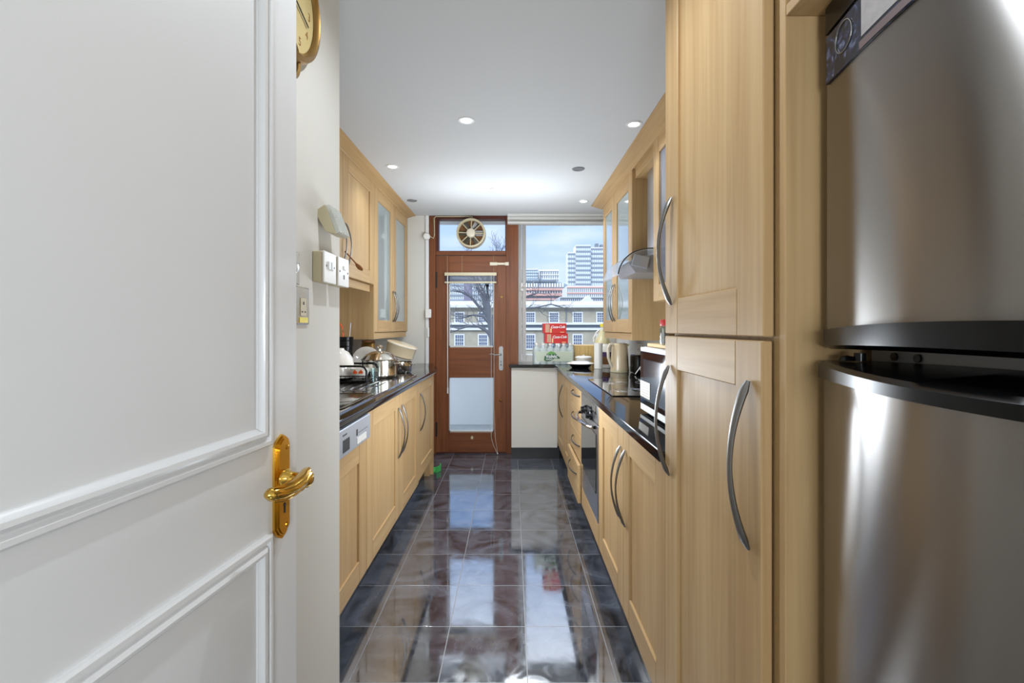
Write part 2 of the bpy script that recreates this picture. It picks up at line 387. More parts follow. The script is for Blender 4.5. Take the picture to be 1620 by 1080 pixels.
m = MB(); m.box(xx(775), xx(804.5), YB-.008, YB+.0, zz(419), zz(415.5), bev=.002); m.box(xx(775), xx(787), YB-.014, YB-.004, zz(420), zz(414.8), bev=.003); m.box(xx(799), xx(805), YB-.014, YB-.002, zz(420), zz(414.8), bev=.002)
m.box(xx(776), xx(800), YB-.006, YB+.013, zz(418.5), zz(416)); bo = m.build('bolt', 'cream', D, smooth=30); bo['label'] = 'cream metal bolt near the top of the door'
m = MB(); m.lathe([(0, 0), (.011, .001), (.012, .008), (.006, .01), (.005, .004)], (xx(793.5), YB+.013, zz(470)), 16, mat=Matrix.Rotation(PI/2, 4, 'X'))
m.lathe([(0, 0), (.014, .001), (.012, .012), (.006, .018), (0, .019)], (xx(792), YB+.013, zz(633)), 16, mat=Matrix.Rotation(PI/2, 4, 'X'))
m.build('lock_knob', 'oldbrass', D, smooth=True)
m = MB(); cx, cz = xx(746.5), zz(692); m.prism([(cx-.012, cz-.016), (cx+.01, cz-.018), (cx+.014, cz+.004), (cx+.004, cz+.016), (cx-.01, cz+.01)], 'y', YB+.0105, YB+.0125)
m.build('torn_sticker', 'beige', D)
for a, b_ in ((455, 430), (690, 668)): bx('hinge', 'blackmatt', D, xx(689.3), xx(691.5), YB-.004, YB+.012, zz(a), zz(b_))
# blind raised on the door
B = thing('venetian_blind', 'small venetian blind raised above the upper pane of the brown door', 'blind', (-.42, YB-.02, zz(431)))
yb = YB-.03
bx('headrail', 'beige', B, xx(703.5, yb), xx(785.5, yb), yb-.012, yb+.028, zz(436, yb), zz(431, yb), bev=.002)
m = MB()
for i in range(9):
    z = zz(436.6, yb)-.0065*i; m.box(xx(704.5, yb), xx(785, yb), yb-.010, yb+.014, z-.003, z, mi=0)
m.build('slat_stack', mat('blind_slats', (62, 64, 84), .35), B)
bx('bottom_rail', 'beige', B, xx(703.5, yb), xx(785.5, yb), yb-.012, yb+.016, zz(448, yb), zz(445.2, yb), bev=.003)
m = MB(); wx = xx(708.5, yb); m.tube([(wx, yb-.02, zz(436)), (wx, yb-.02, zz(612))], .004, 8); m.tube([(wx, yb-.02, zz(612)), (wx, yb-.02, zz(621))], .007, 8); m.build('tilt_wand', 'whiteplastic', B, smooth=True)
m = MB()
for dx, zl in ((777.3, 690), (781.6, 640)):
    x = xx(dx, yb); m.tube([(x, yb-.016, zz(436)), (x, yb-.016, zz(560)), (x, yb-.014, zz(zl))], .0014, 5)
x = xx(781.6, yb); m.tube([(x, yb-.014, zz(640)), (x+.012, yb-.014, zz(690)), (x+.035, yb-.012, zz(714))], .0014, 5)
x = xx(777.3, yb); m.tube([(x, yb-.014, zz(690)), (x+.02, yb-.014, zz(702)), (x+.06, yb-.012, zz(715))], .0014, 5)
m.lathe([(.003, .012), (.007, 0), (0, 0)], (x+.062, yb-.012, .012), 10)
m.build('pull_cord', 'whiteplastic', B, smooth=True)
for px in (708, 731, 781):
    m = MB(); m.tube([(xx(px), yb+.026, zz(404)), (xx(px), yb+.026, zz(431))], .001, 5); m.build('lift_cord', 'beige', B)
# extractor fan in the transom
fx, fz = XZ(745.7, 370, YB); R = .146
fan = thing('extractor_fan', 'round cream extractor fan fixed in the glass above the brown door', 'fan', (fx, YB, fz-R))
RX = Matrix.Rotation(PI/2, 4, 'X')
m = MB(); m.lathe([(R*.86, .0), (R*.86, .05), (R*.84, .062), (R*.90, .075), (R*.98, .072), (R, .06), (R, -.038), (R*.95, -.04)], (fx, YB, fz), 48, mat=RX, cap=False)
m.lathe([(0, .012), (R*.86, .012), (R*.86, .008), (0, .008)], (fx, YB, fz), 40, mat=RX, mi=1, cap=False)
m.build('housing', ['beige', 'brown'], fan, smooth=30)
m = MB()
for i in range(8):
    a = PI/8*2*i+.05
    rot = Matrix.Translation((fx, YB-.045, fz)) @ Matrix.Rotation(a, 4, 'Y')
    m.box(.03, R*.88, -.01, .012, -.0035, .0035, rot=rot)
m.build('grille', 'beige', fan)
m = MB(); m.lathe([(0, .074), (.03, .073), (.042, .066), (.046, .05), (.046, .02)], (fx, YB, fz), 32, mat=RX); m.build('hub', 'cream', fan, smooth=True)
m = MB()
for i in range(6):
    rot = Matrix.Translation((fx, YB-.03, fz)) @ Matrix.Rotation(PI/3*i, 4, 'Y') @ Matrix.Rotation(.5, 4, 'X')
    m.box(.04, R*.8, -.001, .001, -.028, .028, rot=rot)
m.build('blade', 'nickel', fan)
m = MB()
pth = [(xx(680), zz(374)), (xx(686), zz(377)), (xx(687.5), zz(372)), (xx(687), zz(345)), (xx(690), zz(342.6)), (xx(740), zz(342.6)), (xx(748), zz(343.4))]
m.tube([(a, YB-.008, b_) for a, b_ in pth], .0045, 6, up=(0, 1, 0))
tag(m.build('fan_cable', 'beige', None, smooth=True), 'beige cable along the top of the door frame to the fan', 'cable')
m = MB(); sx, sz = XZ(681, 374, YB-.03); m.lathe([(.035, 0), (.035, .02), (.028, .035), (0, .038)], (-.853, YB-.018, sz), 24, mat=RX)
tag(m.build('ceiling_switch', 'whiteplastic', None, smooth=30), 'round white switch beside the top of the brown door', 'switch')
m = MB(); m.box(-.865, -.807, YB-.05, YB-.019, zz(503), zz(489), bev=.005)
tag(m.build('sensor_box', 'whiteplastic', None, smooth=30), 'white plastic box on the trim left of the brown door', 'sensor')
m = MB(); m.box(-.85, -.828, YB-.036, YB-.019, zz(533), zz(518), bev=.003)
tag(m.build('door_sensor', 'whiteplastic', None, smooth=30), 'slim white sensor below the white plastic box', 'sensor')
# ------------------------------------------------------------------ cabinet kit
def door_panel(parent, name, xf, sg, y0, y1, z0, z1, st=.1, rt=.09, rb=.095, pane=None, stile_far=None):
    """shaker door in the plane X=xf, room side towards sg; 20 mm thick"""
    m = MB(); t = .02*(-sg); ya, yb2 = sorted((y0, y1)); g = .0015
    ya += g; yb2 -= g; z0 += g; z1 -= g; b = .0022
    m.box(xf, xf+t, ya, ya+st, z0, z1, bev=b); m.box(xf, xf+t, yb2-st, yb2, z0, z1, bev=b)
    m.box(xf, xf+t, ya+st, yb2-st, z0, z0+rb, bev=b, mi=1); m.box(xf, xf+t, ya+st, yb2-st, z1-rt, z1, bev=b, mi=1)
    if not pane: m.box(xf-.008*sg, xf-.018*sg, ya+st-.002, yb2-st+.002, z0+rb-.002, z1-rt+.002)
    o = m.build(name, ['maple', 'maple_y'], parent, smooth=20)
    if pane:
        bx('glass_pane', pane, o, xf-.009*sg, xf-.013*sg, ya+st-.003, yb2-st+.003, z0+rb-.003, z1-rt+.003)
    return o
def bow(parent, xf, sg, y, z0, z1, off=.036, w=.011, name='handle', material='nickel'):
    m = MB(); P = []; R_ = []
    n = 18
    for i in range(n+1):
        t = i/n; P.append((xf+sg*(.004+off*math.sin(PI*t)**.85), y, z0+(z1-z0)*t)); R_.append(w*(.62+.5*abs(2*t-1)**1.5)*(.45 if i in (0, n) else 1))
    m.tube(P, R_, 10, up=(sg, 0, 0), flat=.5); return m.build(name, material, parent, smooth=50)
# ------------------------------------------------------------------ left base run
XF = -.675
dw = thing('dishwasher', 'dishwasher with silver control panel and wooden door under the left worktop', 'dishwasher', (-.98, 1.85, 0))
bx('body', 'plinth', dw, XL+.005, XF-.023, 1.6, 2.195, .14, .875)
door_panel(dw, 'door', XF, 1, 1.6, 2.197, .14, .762)
m = MB(); m.box(XF+.022, XF-.02, 1.6, 2.185, .765, .876, bev=.004); cp = m.build('control_panel', 'silver', dw, smooth=30)
m = MB(); xp = XF+.0225
m.box(xp-.002, xp+.0006, 1.83, 1.905, .783, .832, mi=0)
m.build('recess_grip', 'blackmatt', cp); bx('display', 'blackmatt', cp, xp-.002, xp+.001, 1.99, 2.003, .815, .842)
for i in range(6): bx('button', 'whiteplastic', cp, xp-.001, xp+.003, 1.995+i*.021, 2.010+i*.021, .778, .806, bev=.001)
m = MB()
for i in range(8): m.box(xp-.001, xp+.0006, 2.02+i*.016, 2.026+i*.016, .822, .825)
m.build('indicator_row', 'darkgrey', cp); bx('printed_name', 'darkgrey', cp, xp-.001, xp+.0006, 1.83, 1.875, .848, .854)
sc = thing('sink_cabinet', 'maple cabinet with two doors below the sink, right of the dishwasher', 'cabinet', (-1.0, 2.81, 0))
bx('body', 'maple', sc, XL+.005, XF-.022, 2.202, 3.42, .14, .88)
for a, b_, hy, h0, h1 in ((2.2, 2.849, 2.81, .496, .795), (2.849, 3.425, 2.895, .505, .80)):
    d = door_panel(sc, 'door', XF, 1, a, b_, .14, .88); bow(d, XF, 1, hy, h0, h1)
ec = thing('base_cabinet', 'maple base cabinet with a single door at the far end of the left worktop', 'cabinet', (-1.0, 3.78, 0))
bx('body', 'maple', ec, XL+.005, XF-.022, 3.43, 4.06, .14, .88)
d = door_panel(ec, 'door', XF, 1, 3.425, 4.09, .155, .88); bow(d, XF, 1, 3.475, .513, .79)
bx('end_panel', 'maple', ec, XL+.005, XF-.004, 4.092, 4.112, .001, .88, bev=.001)
bx('end_foot', 'maple', ec, -.75, XF-.03, 4.05, 4.09, .001, .139)
tag(bx('plinth', 'plinth', None, -.765, -.75, 1.6, 4.04, .001, .138), 'black recessed kick board under the left cabinets', 'plinth')
# left worktop with rounded front and clipped corner
def worktop_poly(m, pts, z0, z1, mi=0):
    m.prism(pts, 'z', z0, z1, mi)
wt = thing('worktop', 'black granite worktop on the left with the sink let into it', 'worktop', (-1.0, 2.9, .88))
def rounded_slab(m, pts, z0, z1, r=.011):
    vs = m.prism(pts, 'z', z0, z1)
    es = [e for e in {e for v in vs for e in v.link_edges} if abs(e.verts[0].co.z-e.verts[1].co.z) < 1e-6]
    bmesh.ops.bevel(m.bm, geom=es, offset=r, segments=4, affect='EDGES', profile=.5)
SX0, SX1, SY0, SY1 = -1.17, -.735, 2.02, 2.56       # bowl
m = MB(); rounded_slab(m, [(XL+.002, 1.5), (-.652, 1.5), (-.652, 4.05), (-.66, 4.2), (-.80, YB-.03), (-.80, YB-.003), (XL+.002, YB-.003)], .881, .912)
m.build('slab', 'granite', wt, smooth=40)
# sink: a thing let into the worktop
sk = thing('sink', 'dark inset sink with ridged drainer and steel rim in the left worktop', 'sink', (-.95, 2.5, .912))
m = MB()
zt = .9135
def rrect(x0, x1, y0, y1, r, z, n=5):
    return [(p[0], p[1], z) for p in rr2((x0+x1)/2, (y0+y1)/2, x1-x0, y1-y0, r, n)]
m.loops([rrect(-1.26, -.70, 1.75, 3.55, .06, .9125), rrect(-1.255, -.705, 1.755, 3.545, .058, .921), rrect(-1.245, -.715, 1.765, 3.535, .055, .921), rrect(-1.24, -.72, 1.77, 3.53, .05, .915)])
for i in range(7):
    x = -1.16+i*.055
    m.box(x, x+.014, 2.62, 3.1, .914, .919, bev=.002)
m.build('rim', mat('sink_composite', (70, 62, 56), .18, .3, coat=.6), sk, smooth=40)
m = MB(); m.loops([rrect(SX0, SX1, SY0, SY1, .06, .9175), rrect(SX0+.004, SX1-.004, SY0+.004, SY1-.004, .056, .9195), rrect(SX0+.014, SX1-.014, SY0+.014, SY1-.014, .05, .9195), rrect(SX0+.02, SX1-.02, SY0+.02, SY1-.02, .05, .916)])
m.build('bowl', mat('sink_bowl', (26, 24, 24), .1, .2, coat=.6), sk, smooth=40)
# ------------------------------------------------------------------ left wall cabinets
XW = -1.05; ZWT = 2.366
wc = thing('wall_cabinet', 'short maple wall cabinet with two plain doors above the draining board', 'cabinet', (-1.2, 2.9, 1.6))
bx('body', 'maple', wc, XL+.003, XW-.022, 2.28, 3.603, 1.60, ZWT)
d = door_panel(wc, 'door', XW, 1, 2.28, 2.944, 1.595, ZWT); bow(d, XW, 1, 2.90, 1.63, 1.93)
d = door_panel(wc, 'door', XW, 1, 2.944, 3.606, 1.595, ZWT); bow(d, XW, 1, 2.985, 1.63, 1.93)
bx('light_pelmet', 'maple_y', wc, XW-.045, XW-.03, 2.28, 3.603, 1.54, 1.597)
gc = thing('glazed_wall_cabinet', 'tall maple wall cabinet with two frosted glass doors on the left', 'cabinet', (-1.2, 4.2, 1.18))
m = MB(); m.box(XL+.003, XW-.001, 3.607, 3.625, 1.18, ZWT, bev=.001); m.box(XL+.003, XW-.022, 3.626, 4.75, 1.23, ZWT)
m.build('body', 'maple', gc)
d = door_panel(gc, 'door', XW, 1, 3.627, 4.2, 1.232, ZWT, st=.09, rt=.10, rb=.095, pane='frost'); bow(d, XW, 1, 4.17, 1.32, 1.59)
d = door_panel(gc, 'door', XW, 1, 4.2, 4.765, 1.232, ZWT, st=.09, rt=.10, rb=.095, pane='frost'); bow(d, XW, 1, 4.235, 1.32, 1.59)
bx('light_pelmet', 'maple_y', gc, XW-.03, XW-.012, 3.627, 4.74, 1.18, 1.231, bev=.001)
def cornice(name, label, prof, y0, y1):
    m = MB(); m.prism(prof, 'y', y0, y1); o = m.build(name, 'maple_y', None, smooth=25); return tag(o, label, 'cornice')
cornice('cornice', 'maple cornice along the top of the left wall cabinets', [(XL+.003, ZWT+.001), (XW-.002, ZWT+.001), (XW+.002, ZWT+.006), (-.985, CEIL-.008), (-.968, CEIL-.004), (-.968, CEIL-.001), (XL+.003, CEIL-.001)], 2.28, YB-.003)
# ------------------------------------------------------------------ right base run
XG = .44
cc = thing('corner_cabinet', 'maple corner cabinet with two narrow doors beside the white panel', 'cabinet', (.75, 4.08, 0))
bx('body', 'maple', cc, XG+.022, XR-.005, 3.56, 4.58, .15, .878)
d = door_panel(cc, 'door', XG, -1, 4.035, 4.59, .15, .878, st=.09); bow(d, XG, -1, 4.075, .497, .78)
d = door_panel(cc, 'door', XG, -1, 3.57, 4.035, .15, .878, st=.09)
du = thing('drawer_unit', 'maple unit of four drawers between corner cabinet and oven', 'drawers', (.75, 3.28, 0))
bx('body', 'maple', du, XG+.022, XR-.005, 3.01, 3.555, .15, .878)
for k, (z0, z1, o) in enumerate(((.731, .878, 0), (.566, .731, 0), (.40, .566, 0), (.152, .40, -.022))):
    m = MB(); m.box(XG+o, XG+.02+o, 3.008, 3.566, z0+.002, z1-.002, bev=.003)
    if o: m.box(XG+o+.021, XG+.03, 3.03, 3.54, z0+.02, z1-.03, mi=0)
    dr = m.build('drawer', 'maple_y', du, smooth=20)
    m = MB(); zc = (z0+z1)/2+(.02 if k < 3 else .05); P = []
    for i in range(13):
        t = i/12; P.append((XG+o-.003-.03*math.sin(PI*t)**.7, 3.06+.33*t, zc))
    m.tube(P, .006, 8, up=(-1, 0, 0), flat=.7); m.build('handle', 'nickel', dr, smooth=50)
ov = thing('oven', 'built-in steel oven with dark glass door under the hob', 'oven', (.75, 2.7, 0))
bx('body', 'plinth', ov, XG+.03, XR-.005, 2.425, 2.995, .275, .875)
bx('control_panel', 'steel', ov, XG-.002, XG+.028, 2.415, 3.0, .77, .877, bev=.003)
m = MB(); m.box(XG-.004, XG, 2.47, 2.95, .815, .862, bev=.001)
m.build('display', 'blackglass', ov)
for yy in (2.60, 2.78):
    m = MB(); m.lathe([(.028, 0), (.026, .012), (.02, .016), (.017, .034), (0, .036)], (XG-.002, yy, .79), 20, mat=Matrix.Rotation(-PI/2, 4, 'Y')); m.build('knob', 'black', ov, smooth=40)
m = MB(); m.box(XG-.003, XG+.028, 2.415, 3.0, .27, .766, bev=.003); od = m.build('door', 'steel', ov, smooth=30)
bx('door_glass', 'blackglass', od, XG-.006, XG+.002, 2.46, 2.965, .407, .715, bev=.001)
m = MB(); P = []
for i in range(17):
    t = i/16; P.append((XG-.022-.038*math.sin(PI*t)**.6, 2.47+.47*t, .748))
m.tube(P, .009, 10, up=(-1, 0, 0)); m.tube([(XG+.0, 2.48, .748), (XG-.03, 2.48, .748)], .009, 8, mi=1); m.tube([(XG+.0, 2.93, .748), (XG-.03, 2.93, .748)], .009, 8, mi=1)
m.build('handle', ['chrome', 'black'], od, smooth=50)
bx('base_rail', 'maple_y', ov, XG, XG+.02, 2.415, 3.0, .152, .265, bev=.002)
dc = thing('double_cabinet', 'maple base cabinet with two doors and paired bow handles next to the oven', 'cabinet', (.75, 1.88, 0))
bx('body', 'maple', dc, XG+.022, XR-.005, 1.37, 2.40, .15, .878)
d = door_panel(dc, 'door', XG, -1, 1.875, 2.405, .15, .878, st=.1); bow(d, XG, -1, 1.915, .50, .793)
d = door_panel(dc, 'door', XG, -1, 1.36, 1.875, .15, .878, st=.09); bow(d, XG, -1, 1.832, .50, .797)
tag(bx('plinth', 'plinth', None, XG+.05, XG+.065, .83, 4.58, .001, .148), 'black recessed kick board under the right cabinets', 'plinth')
wr = thing('worktop', 'black granite worktop on the right, turning along the window sill', 'worktop', (.75, 3.0, .88))
m = MB(); rounded_slab(m, [(.42, 1.362), (.42, 4.575), (-.03, 4.575), (-.03, 4.766), (.0625, 4.766), (.0625, 4.975), (XR-.002, 4.975), (XR-.002, 1.362)], .881, .912)
m.build('slab', 'granite', wr, smooth=40)
# ------------------------------------------------------------------ right wall cabinets
XC = .83
rg = thing('glazed_wall_cabinet', 'maple wall cabinet with two narrow glass doors beside the window', 'cabinet', (.95, 3.8, 1.18))
m = MB(); m.box(XC+.001, XR-.003, 3.282, 3.30, 1.18, ZWT, bev=.001); m.box(XC+.022, XR-.003, 3.301, 4.31, 1.23, ZWT); m.build('body', 'maple', rg)
d = door_panel(rg, 'door', XC, -1, 3.855, 4.32, 1.232, ZWT, st=.085, rt=.11, rb=.1, pane='frost'); bow(d, XC, -1, 3.895, 1.32, 1.62)
d = door_panel(rg, 'door', XC, -1, 3.302, 3.855, 1.232, ZWT, st=.085, rt=.11, rb=.1, pane='frost'); bow(d, XC, -1, 3.815, 1.32, 1.62)
bx('light_pelmet', 'maple_y', rg, XC+.012, XC+.03, 3.302, 4.31, 1.18, 1.231, bev=.001)
ng = thing('glazed_wall_cabinet', 'maple wall cabinet with grey glass door just beyond the tall unit', 'cabinet', (.95, 2.1, 1.6))
bx('body', 'maple', ng, XC+.022, XR-.003, 1.37, 2.78, 1.42, ZWT)
door_panel(ng, 'door', XC, -1, 2.1, 2.785, 1.42, ZWT, st=.1, rt=.1, pane='ribbed'); door_panel(ng, 'door', XC, -1, 1.37, 2.1, 1.42, ZWT, st=.1, rt=.1, pane='ribbed')
tag(bx('soffit_panel', 'maple_y', None, XC+.022, XR-.003, 2.79, 3.28, 2.30, ZWT), 'maple soffit panel above the cooker hood', 'panel')
cornice('cornice', 'pale maple cornice along the top of the right wall cabinets', [(XR-.003, ZWT+.001), (XC+.002, ZWT+.001), (XC-.0, ZWT-.008), (.752, CEIL-.012), (.732, CEIL-.008), (.732, CEIL-.001), (XR-.003, CEIL-.001)], 1.37, 4.38)
hd = thing('cooker_hood', 'cooker hood with curved glass canopy above the hob', 'cooker hood', (.9, 3.0, 1.58))
m = MB(); prof = [(1.07, 1.725), (.86, 1.738), (.78, 1.733), (.715, 1.712), (.668, 1.675), (.64, 1.63), (.628, 1.585)]
fine = []
for i in range(len(prof)-1):
    p0 = prof[max(i-1, 0)]; p1 = prof[i]; p2 = prof[i+1]; p3 = prof[min(i+2, len(prof)-1)]
    for k in range(5):
        t = k/5; q = []
        for j in range(2): q.append(.5*((2*p1[j])+(-p0[j]+p2[j])*t+(2*p0[j]-5*p1[j]+4*p2[j]-p3[j])*t*t+(-p0[j]+3*p1[j]-3*p2[j]+p3[j])*t**3))
        fine.append(tuple(q))
fine.append(prof[-1]); inner = [(a+.004, b_-.004) for a, b_ in fine]
m.prism(fine+inner[::-1], 'y', 2.80, 3.27); m.build('glass_canopy', 'smoked', hd, smooth=40)
m = MB(); m.tube([(a-.001, 2.80, b_+.001) for a, b_ in fine], .0035, 6, up=(0, 1, 0)); m.build('glass_edge', mat('glass_edge', (40, 46, 44), .2), hd, smooth=True)
m = MB(); m.prism([(.70, 1.655), (.76, 1.70), (1.09, 1.715), (1.09, 1.60), (.74, 1.60)], 'y', 2.84, 3.24); m.build('motor_box', 'silver', hd)
m = MB()
for i in range(8): m.box(.86+i*.016, .867+i*.016, 2.838, 2.842, 1.645, 1.685)
m.build('vent_slots', 'blackmatt', hd)
m = MB(); m.box(.72, .815, 2.825, 2.842, 1.63, 1.70, bev=.003, rot=Matrix.Translation((.77, 0, 1.66)) @ Matrix.Rotation(.25, 4, 'Y') @ Matrix.Translation((-.77, 0, -1.66))); m.build('control_box', 'silver', hd, smooth=30)
bx('chimney', 'steel', hd, .90, 1.09, 2.93, 3.15, 1.716, 2.298)
# ------------------------------------------------------------------ tall unit and fridge housing
tc_ = thing('tall_cabinet', 'full-height maple larder cabinet with upper and lower doors next to the fridge', 'cabinet', (.75, 1.09, 0))
bx('body', 'maple', tc_, XG+.022, XR-.005, .806, 1.345, .15, CEIL-.003)
bx('top_filler', 'maple_y', tc_, XG, XG+.02, .83, 1.36, 2.322, CEIL-.003, bev=.002)
d = door_panel(tc_, 'door', XG, -1, .829, 1.362, 1.252, 2.32, st=.098); bow(d, XG, -1, 1.30, 1.332, 1.626, w=.012)
d = door_panel(tc_, 'door', XG-.0015, -1, .832, 1.36, .15, 1.248, st=.098); bow(d, XG-.0015, -1, 1.315, .861, 1.165, w=.012); bow(d, XG-.0015, -1, .8735, .863, 1.172, w=.013, off=.034)
fh = thing('fridge_housing', 'maple frame and bridging shelf built around the fridge', 'cabinet', (.78, .45, 0))
bx('side_panel', 'maple', fh, .453, XR-.005, .785, .803, .001, CEIL-.003, bev=.001)
bx('side_panel', 'maple', fh, .453, XR-.005, .085, .103, .001, CEIL-.003, bev=.001)
bx('bridging_shelf', 'maple_y', fh, .453, XR-.005, .104, .784, 1.785, 1.803, bev=.001)
bx('upper_door', 'maple', fh, .462, .482, .106, .782, 1.806, 2.38, bev=.002)
bx('upper_box', 'maple', fh, .484, XR-.005, .104, .784, 1.806, CEIL-.004)
fr = thing('fridge', 'stainless steel fridge freezer with curved doors and black handles', 'fridge', (.78, .45, 0))
bx('body', mat('fridge_body', (120, 118, 116), .4, .6), fr, .566, 1.06, .16, .75, .03, 1.772, bev=.004)
def arc(bulge, base, ya=.157, yb=.757, n=28): return [(base-bulge*math.sin(PI*(yb-(ya+(yb-ya)*i/n))/.6), ya+(yb-ya)*i/n) for i in range(n+1)]
def curved(name, material, bulge, base, z0, z1, back=.562, parent=fr, ya=.157, yb=.757, bev=0):
    m = MB(); P = arc(bulge, base, ya, yb)+[(back, yb), (back, ya)]
    vs = m.prism(P, 'z', z0, z1)
    return m.build(name, material, parent, smooth=30)
ud = curved('freezer_door', 'fridge', .032, .503, 1.268, 1.776)
ld = curved('fridge_door', 'fridge', .056, .498, .09, 1.19)
def hbar(par, z0a, z1a, z0b, z1b, base, bulge, flip):
    # a full-width moulded handle strip whose height grows towards the middle
    m = MB(); n = 30; R_ = []
    for i in range(n+1):
        y = .155+.605*i/n; s = max(0, math.sin(PI*(.76-y)/.605)); x = base-bulge*s
        zl = z0a+(z0b-z0a)*s; zh = z1a+(z1b-z1a)*s
        if flip: q = [(x, zl), (x, zh-.006), (x+.006, zh), (.563, zh+.012*s), (.563, zl)]
        else: q = [(x, zl+.006), (x, zh), (.563, zh), (.563, zl-.004*s), (x+.012, zl)]
        R_.append([(a, y, b_) for a, b_ in q])
    m.loops(R_, capfirst=True); return m.build('handle', 'black', par, smooth=40)
hbar(ud, 1.236, 1.2665, 1.243, 1.2765, .499, .066, False); hbar(ld, 1.191, 1.2175, 1.191, 1.211, .491, .068, True)
for c_, pr, rt in (((.53, .722, 1.219), [(.008, 0), (.008, .012), (0, .012)], None), ((.52, .735, 1.219), [(.012, 0), (.010, .006), (0, .008)], None), ((.566, .70, 1.227), [(.006, 0), (.006, .003), (0, .003)], 1), ((.566, .66, 1.227), [(.006, 0), (.006, .003), (0, .003)], 1)):
    m = MB(); m.lathe(pr, c_, 12, mat=Matrix.Rotation(-PI/2, 4, 'Y') if rt else None); m.build('screw_cap' if rt else 'hinge_pin', 'black', fr, smooth=40)
def card(name, z0, z1, ya, yb, material, parent, thick=.003, off=0):
    P = [(.503-.032*math.sin(PI*(.757-y)/.6)-.0006-off, y) for y in [ya+(yb-ya)*i/14 for i in range(15)]]
    m = MB(); m.prism(P+[(a-thick, b_) for a, b_ in P[::-1]], 'z', z0, z1); return m.build(name, material, parent)
def photo_mat(name):
    m, nt, b = newmat(name); N = nt.nodes; L = nt.links
    tc = N.new('ShaderNodeTexCoord'); n = N.new('ShaderNodeTexNoise'); n.inputs['Scale'].default_value = 45; n.inputs['Detail'].default_value = 7; n.inputs['Distortion'].default_value = 1.5
    L.new(tc.outputs['Object'], n.inputs['Vector']); cr = N.new('ShaderNodeValToRGB'); e = cr.color_ramp.elements
    e[0].position = .45; e[0].color = lin((12, 14, 24)); e[1].position = .75; e[1].color = lin((120, 130, 160)); k = e.new(.6); k.color = lin((34, 42, 70))
    L.new(n.outputs['Fac'], cr.inputs[0]); L.new(cr.outputs[0], b.inputs['Base Color']); b.inputs['Roughness'].default_value = .3; return m
pm = thing('photo_magnet', 'dark blue picture magnet with a pale corner on the freezer door', 'magnet', (.49, .64, 1.66))
card('card', 1.655, 1.728, .45, .753, photo_mat('dark_photo_print'), pm)
card('light_area', 1.672, 1.726, .50, .655, mat('pale_print', (170, 165, 165), .4, noise=.3, nscale=60), pm, .0006, .0032)
card('bottom_border', 1.656, 1.667, .451, .66, mat('brown_print', (110, 92, 92), .4), pm, .0006, .0032)
m = MB(); P = [(.497-.0035-.0008, .70+.022*math.cos(a), 1.70+.022*math.sin(a)) for a in [i*2*PI/24 for i in range(24)]]
P = [(.503-.032*math.sin(PI*(.757-p[1])/.6)-.0042, p[1], p[2]) for p in P]
m.tube(P, .0012, 6, up=(1, 0, 0), closed=True); m.build('printed_ring', 'nickel', pm)
tag(card('black_magnet', 1.733, 1.775, .52, .753, 'black', None, .004), 'black card held flat at the top edge of the freezer door', 'magnet')
# ------------------------------------------------------------------ white foreground door
ang = math.atan2(.993, .12)
H0 = Vector((-.486, .115, 0))
wd = thing('door_1', None, None, H0, rz=ang); wd['kind'] = 'structure'; wd['label'] = 'open white panelled door with brass handle'
W_, Hd = .7605, 2.05
bx('door_leaf', 'white', wd, 0, W_, 0, .040, .006, Hd, bev=.002, local=True)
def moulding(x0, x1, z0, z1):
    m = MB(); prof = [(0, 0), (0, .006), (.003, .009), (.009, .0095), (.0115, .006), (.0125, .0045), (.015, .0045), (.0165, .009), (.021, .012), (.026, .0105), (.029, .005), (.033, .002), (.033, 0)]
    Ls = [[(x0+d_, -h_, z0+d_), (x1-d_, -h_, z0+d_), (x1-d_, -h_, z1-d_), (x0+d_, -h_, z1-d_)] for d_, h_ in prof]
    m.loops(Ls, caplast=False); return m.build('panel_moulding', 'white', wd, local=True, smooth=25)
moulding(.082, .680, 1.075, 1.94); moulding(.082, .680, .20, .928)
hx = .7095                                  # backplate centre along the leaf
m = MB(); z0, z1 = .906, 1.086; w = .0215
def plate(s, y0, y1, mi=0):
    ww = w*s; P = [(hx-ww, z0+.018), (hx-ww*.55, z0+.006), (hx, z0), (hx+ww*.55, z0+.006), (hx+ww, z0+.018), (hx+ww, z1-.02), (hx+ww*.85, z1-.012), (hx+ww*.5, z1-.006), (hx, z1), (hx-ww*.5, z1-.006), (hx-ww*.85, z1-.012), (hx-ww, z1-.02)]
    c = ((z0+z1)/2); P = [(a, c+(b_-c)*(1-(1-s)*.25)) for a, b_ in P]
    m.prism(P, 'y', y0, y1, mi)
plate(1, -.004, 0); plate(.82, -.0065, -.004); plate(.66, -.0085, -.0065)
for zc in (z0+.022, z1-.024): m.lathe([(.004, 0), (.004, .001), (0, .002)], (hx+.008, -.0085, zc), 10, mat=Matrix.Rotation(PI/2, 4, 'X'), mi=0)
m.prism([(hx-.0018, .951), (hx+.0018, .951), (hx+.0018, .963), (hx-.0018, .963)], 'y', -.0092, -.008, mi=1); m.lathe([(.0032, 0), (.0032, .0007), (0, .0007)], (hx, -.0085, .965), 12, mat=Matrix.Rotation(PI/2, 4, 'X'), mi=1)
m.build('handle_plate', ['brass', 'blackmatt'], wd, local=True, smooth=30)
m = MB(); zc = 1.010
m.lathe([(.016, 0), (.016, .006), (.012, .010), (.011, .026), (.015, .034), (.014, .044), (.008, .05), (0, .052)], (hx, -.008, zc), 24, mat=Matrix.Rotation(PI/2, 4, 'X'))
LP = [(hx+.014, -.040, zc+.010), (hx+.0, -.048, zc+.009), (hx-.026, -.052, zc+.004), (hx-.054, -.052, zc+.002), (hx-.078, -.050, zc+.003), (hx-.094, -.045, zc+.006), (hx-.1, -.042, zc+.007)]
